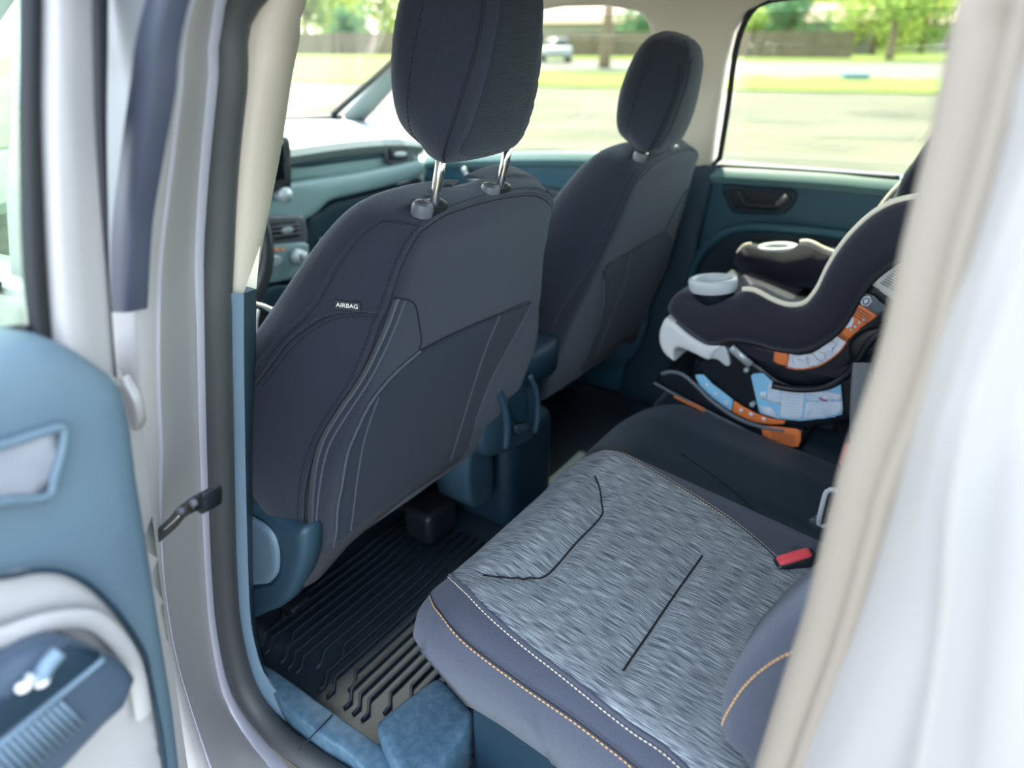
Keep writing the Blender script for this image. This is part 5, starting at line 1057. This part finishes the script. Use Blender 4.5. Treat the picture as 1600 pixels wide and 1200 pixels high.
a, b, c_ = [(.127,.164,1.020),(.127,.131,1.006),(.127,.171,1.002)]; rows('print', a, b, c_, 4, 'ink', .1262, lw, .0009)
a, b, c_ = [(.127,.185,.970),(.127,.163,.958),(.127,.188,.961)]; rows('print', a, b, c_, 3, 'ink', .1262, lw, .0008)
label('pictogram', [(.127,.174,1.001),(.127,.165,1.001),(.127,.159,.991),(.127,.161,.977),(.127,.171,.974),(.127,.179,.981)], 'label_white', .1275, lw, 'c', step=.004)
for q in [(.126,.144,.996),(.126,.150,.989),(.126,.155,.981),(.126,.160,.973)]: obj('print_dot', *lathe(q, [(.0001, -.0005), (.0026, -.0003), (.0026, .002), (.0001, .0022)], 10, 'x'), 'label_white', lw)
lh = label('slate_label', [(.130,.156,1.043),(.130,.138,1.040),(.130,.113,1.023),(.130,.115,1.018),(.130,.125,1.006),(.130,.149,1.018),(.130,.167,1.024)], 'slate', .1305, shell, 'c', 'slate label head with white emblem')
em = [(.127,.157,1.029),(.127,.154,1.035),(.127,.144,1.039),(.127,.138,1.030),(.127,.143,1.020),(.127,.153,1.020)]
ev = label('emblem', em, 'label_white', .1275, lh, 'c', step=.004)
obj('emblem_ring', *tube(catmull([(.125,.152,1.031),(.125,.148,1.035),(.125,.143,1.033),(.125,.143,1.028),(.125,.147,1.024),(.125,.151,1.026)], 20, True), .0011, 6, True), 'slate', lh)
lb = label('diagram_label', [(.130,.189,.960),(.130,.178,.953),(.130,.164,.948),(.130,.171,.930),(.130,.180,.916),(.130,.191,.902),(.130,.206,.890),(.130,.224,.880),(.130,.241,.876),(.130,.257,.876),(.130,.256,.889),(.130,.257,.902),(.130,.237,.904),(.130,.218,.912),(.130,.204,.926),(.130,.193,.944)], 'label_white', .1305, shell, 'c', 'white diagram strip')
for L in ([(.127,.198,.945),(.127,.195,.940),(.127,.187,.945)], [(.127,.215,.914),(.127,.208,.906),(.127,.196,.903)], [(.127,.187,.946),(.127,.178,.941),(.127,.185,.931)], [(.127,.205,.920),(.127,.196,.919),(.127,.192,.910)], [(.127,.241,.898),(.127,.229,.895),(.127,.219,.904)], [(.127,.250,.899),(.127,.244,.884)], [(.127,.225,.907),(.127,.218,.888)], [(.127,.178,.952),(.127,.184,.925)]):
    obj('diagram_line', *tube(L, .0008, 4), 'cup_grey', lb)
ob = [(.127,.163,.949),(.127,.170,.931),(.127,.179,.917),(.127,.190,.903),(.127,.205,.890),(.127,.224,.881),(.127,.240,.876),(.127,.257,.876)]
obj('orange_border', *tube(catmull(ob, 40), .0011, 6), 'orange', lb)
label('orange_end', [(.130,.284,.902),(.130,.258,.902),(.130,.256,.877),(.130,.272,.877),(.130,.283,.881)], 'orange', .1305, shell, 'c', 'orange label end')
lp = label('paper_label', [(.130,.097,1.116),(.130,.122,1.094),(.130,.146,1.059),(.130,.122,1.045),(.130,.096,1.035),(.130,.037,1.015),(.130,.019,1.085),(.130,.045,1.140)], 'label_paper', .1305, shell, 7, 'white paper label of fine print')
a, b, c_ = [(.127,.117,1.099),(.127,.056,1.079),(.127,.136,1.057)]
a, b, c_ = [(.127,.107,1.112),(.127,.031,1.084),(.127,.138,1.065)]; rows('print', a, b, c_, 12, 'ink', .1262, lp, .0008)
lbx = .1405
l2 = label('instruction_label', [(.141,.322,.835),(.141,.318,.841),(.141,.300,.847),(.141,.293,.843),(.141,.269,.827),(.141,.247,.826),(.141,.227,.829),(.141,.205,.837),(.141,.184,.850),(.141,.162,.867),(.141,.159,.862),(.141,.146,.812),(.141,.146,.801),(.141,.172,.785),(.141,.216,.766),(.141,.258,.758),(.141,.294,.760)], 'sky_blue', lbx, base, 'c', 'blue and white instruction label')
for L in ([(.139,.286,.831),(.139,.270,.825),(.139,.262,.823),(.139,.258,.792),(.139,.283,.790)], [(.139,.260,.824),(.139,.218,.829),(.139,.213,.772),(.139,.254,.764)], [(.139,.215,.830),(.139,.182,.840),(.139,.155,.842),(.139,.151,.831),(.139,.178,.822),(.139,.212,.813)], [(.139,.212,.810),(.139,.178,.820),(.139,.150,.828),(.139,.147,.806),(.139,.178,.786),(.139,.210,.773)], [(.139,.295,.777),(.139,.274,.778),(.139,.257,.762),(.139,.288,.761)], [(.139,.299,.805),(.139,.287,.810),(.139,.288,.793),(.139,.296,.793)]):
    label('print_panel', L, 'label_white', .1386, l2, 'c')
for L, n in (([(.138,.257,.819),(.138,.220,.826),(.138,.252,.767)], 8), ([(.138,.283,.825),(.138,.264,.823),(.138,.281,.793)], 5), ([(.138,.209,.807),(.138,.152,.821),(.138,.208,.779)], 5), ([(.138,.211,.828),(.138,.181,.836),(.138,.210,.817)], 3)):
    rows('print', L[0], L[1], L[2], n, 'ink_blue', .1374, l2, .0008)
obj('red_arrow', *tube([(.137,.190,.826),(.137,.182,.823),(.137,.176,.824)], .0016, 5), 'red_mark', l2)
l3 = label('recline_scale', [(.141,.435,.806),(.141,.428,.810),(.141,.417,.813),(.141,.396,.797),(.141,.369,.784),(.141,.349,.773),(.141,.350,.745),(.141,.371,.752),(.141,.398,.765),(.141,.423,.786)], 'sky_blue', .1405, base, 7, 'blue end of the curved recline label')
for q in [(.139,.408,.791),(.139,.386,.777),(.139,.362,.763)]: obj('scale_mark', *lathe(q, [(.0001, -.0006), (.0042, -.0004), (.0042, .003), (.0001, .0032)], 10, 'x'), 'label_white', l3)
l4 = label('recline_scale_orange', [(.141,.347,.772),(.141,.329,.765),(.141,.298,.757),(.141,.268,.755),(.141,.242,.758),(.141,.245,.750),(.141,.271,.741),(.141,.307,.736),(.141,.338,.742),(.141,.349,.744)], 'orange', .1405, base, 7, 'orange end of the curved recline label')
for q in [(.139,.330,.756),(.139,.309,.753),(.139,.283,.750)]: obj('scale_mark', *lathe(q, [(.0001, -.0006), (.0042, -.0004), (.0042, .003), (.0001, .0032)], 10, 'x'), 'label_white', l4)
l5 = label('foot_label', [(.125,.284,.740),(.125,.250,.748),(.125,.217,.754),(.125,.208,.751),(.125,.205,.730),(.125,.208,.717),(.125,.219,.713),(.125,.251,.715),(.125,.277,.720)], 'orange', .1265, foot, 7, 'orange label on the rocker foot')
a, b, c_ = [(.122,.265,.736),(.122,.215,.743),(.122,.260,.716)]; rows('print', a, b, c_, 4, 'ink', .1230, l5, .0008)
label('foot_label_blue', [(.118,.260,.709),(.118,.221,.706),(.118,.220,.695),(.118,.260,.696)], 'sky_blue', .1245, foot, 7, 'blue label at the foot edge')
label('foot_label_thin', [(.118,.470,.760),(.118,.400,.745),(.118,.400,.736),(.118,.469,.751)], 'orange', .1250, foot, 7, 'thin orange label along the foot')
# grey anchor webbing
wb = thing('anchor_strap', 'grey webbing strap running down from the child seat to the bench', 'strap', [(.110,.109,.778)][0])
A_ = catmull([(.112,.144,.920),(.112,.139,.879),(.112,.130,.821),(.112,.119,.768)], 20); B_ = catmull([(.112,.114,.927),(.112,.106,.888),(.112,.099,.839),(.112,.102,.776)], 20)
obj('webbing', *loft([[a, a.lerp(b, .25)+V((-.003, 0, 0)), a.lerp(b, .5)+V((.001, 0, 0)), a.lerp(b, .75)+V((-.003, 0, 0)), b] for a, b in zip(A_, B_)], False, False), 'webbing', wb, solid=.0016)
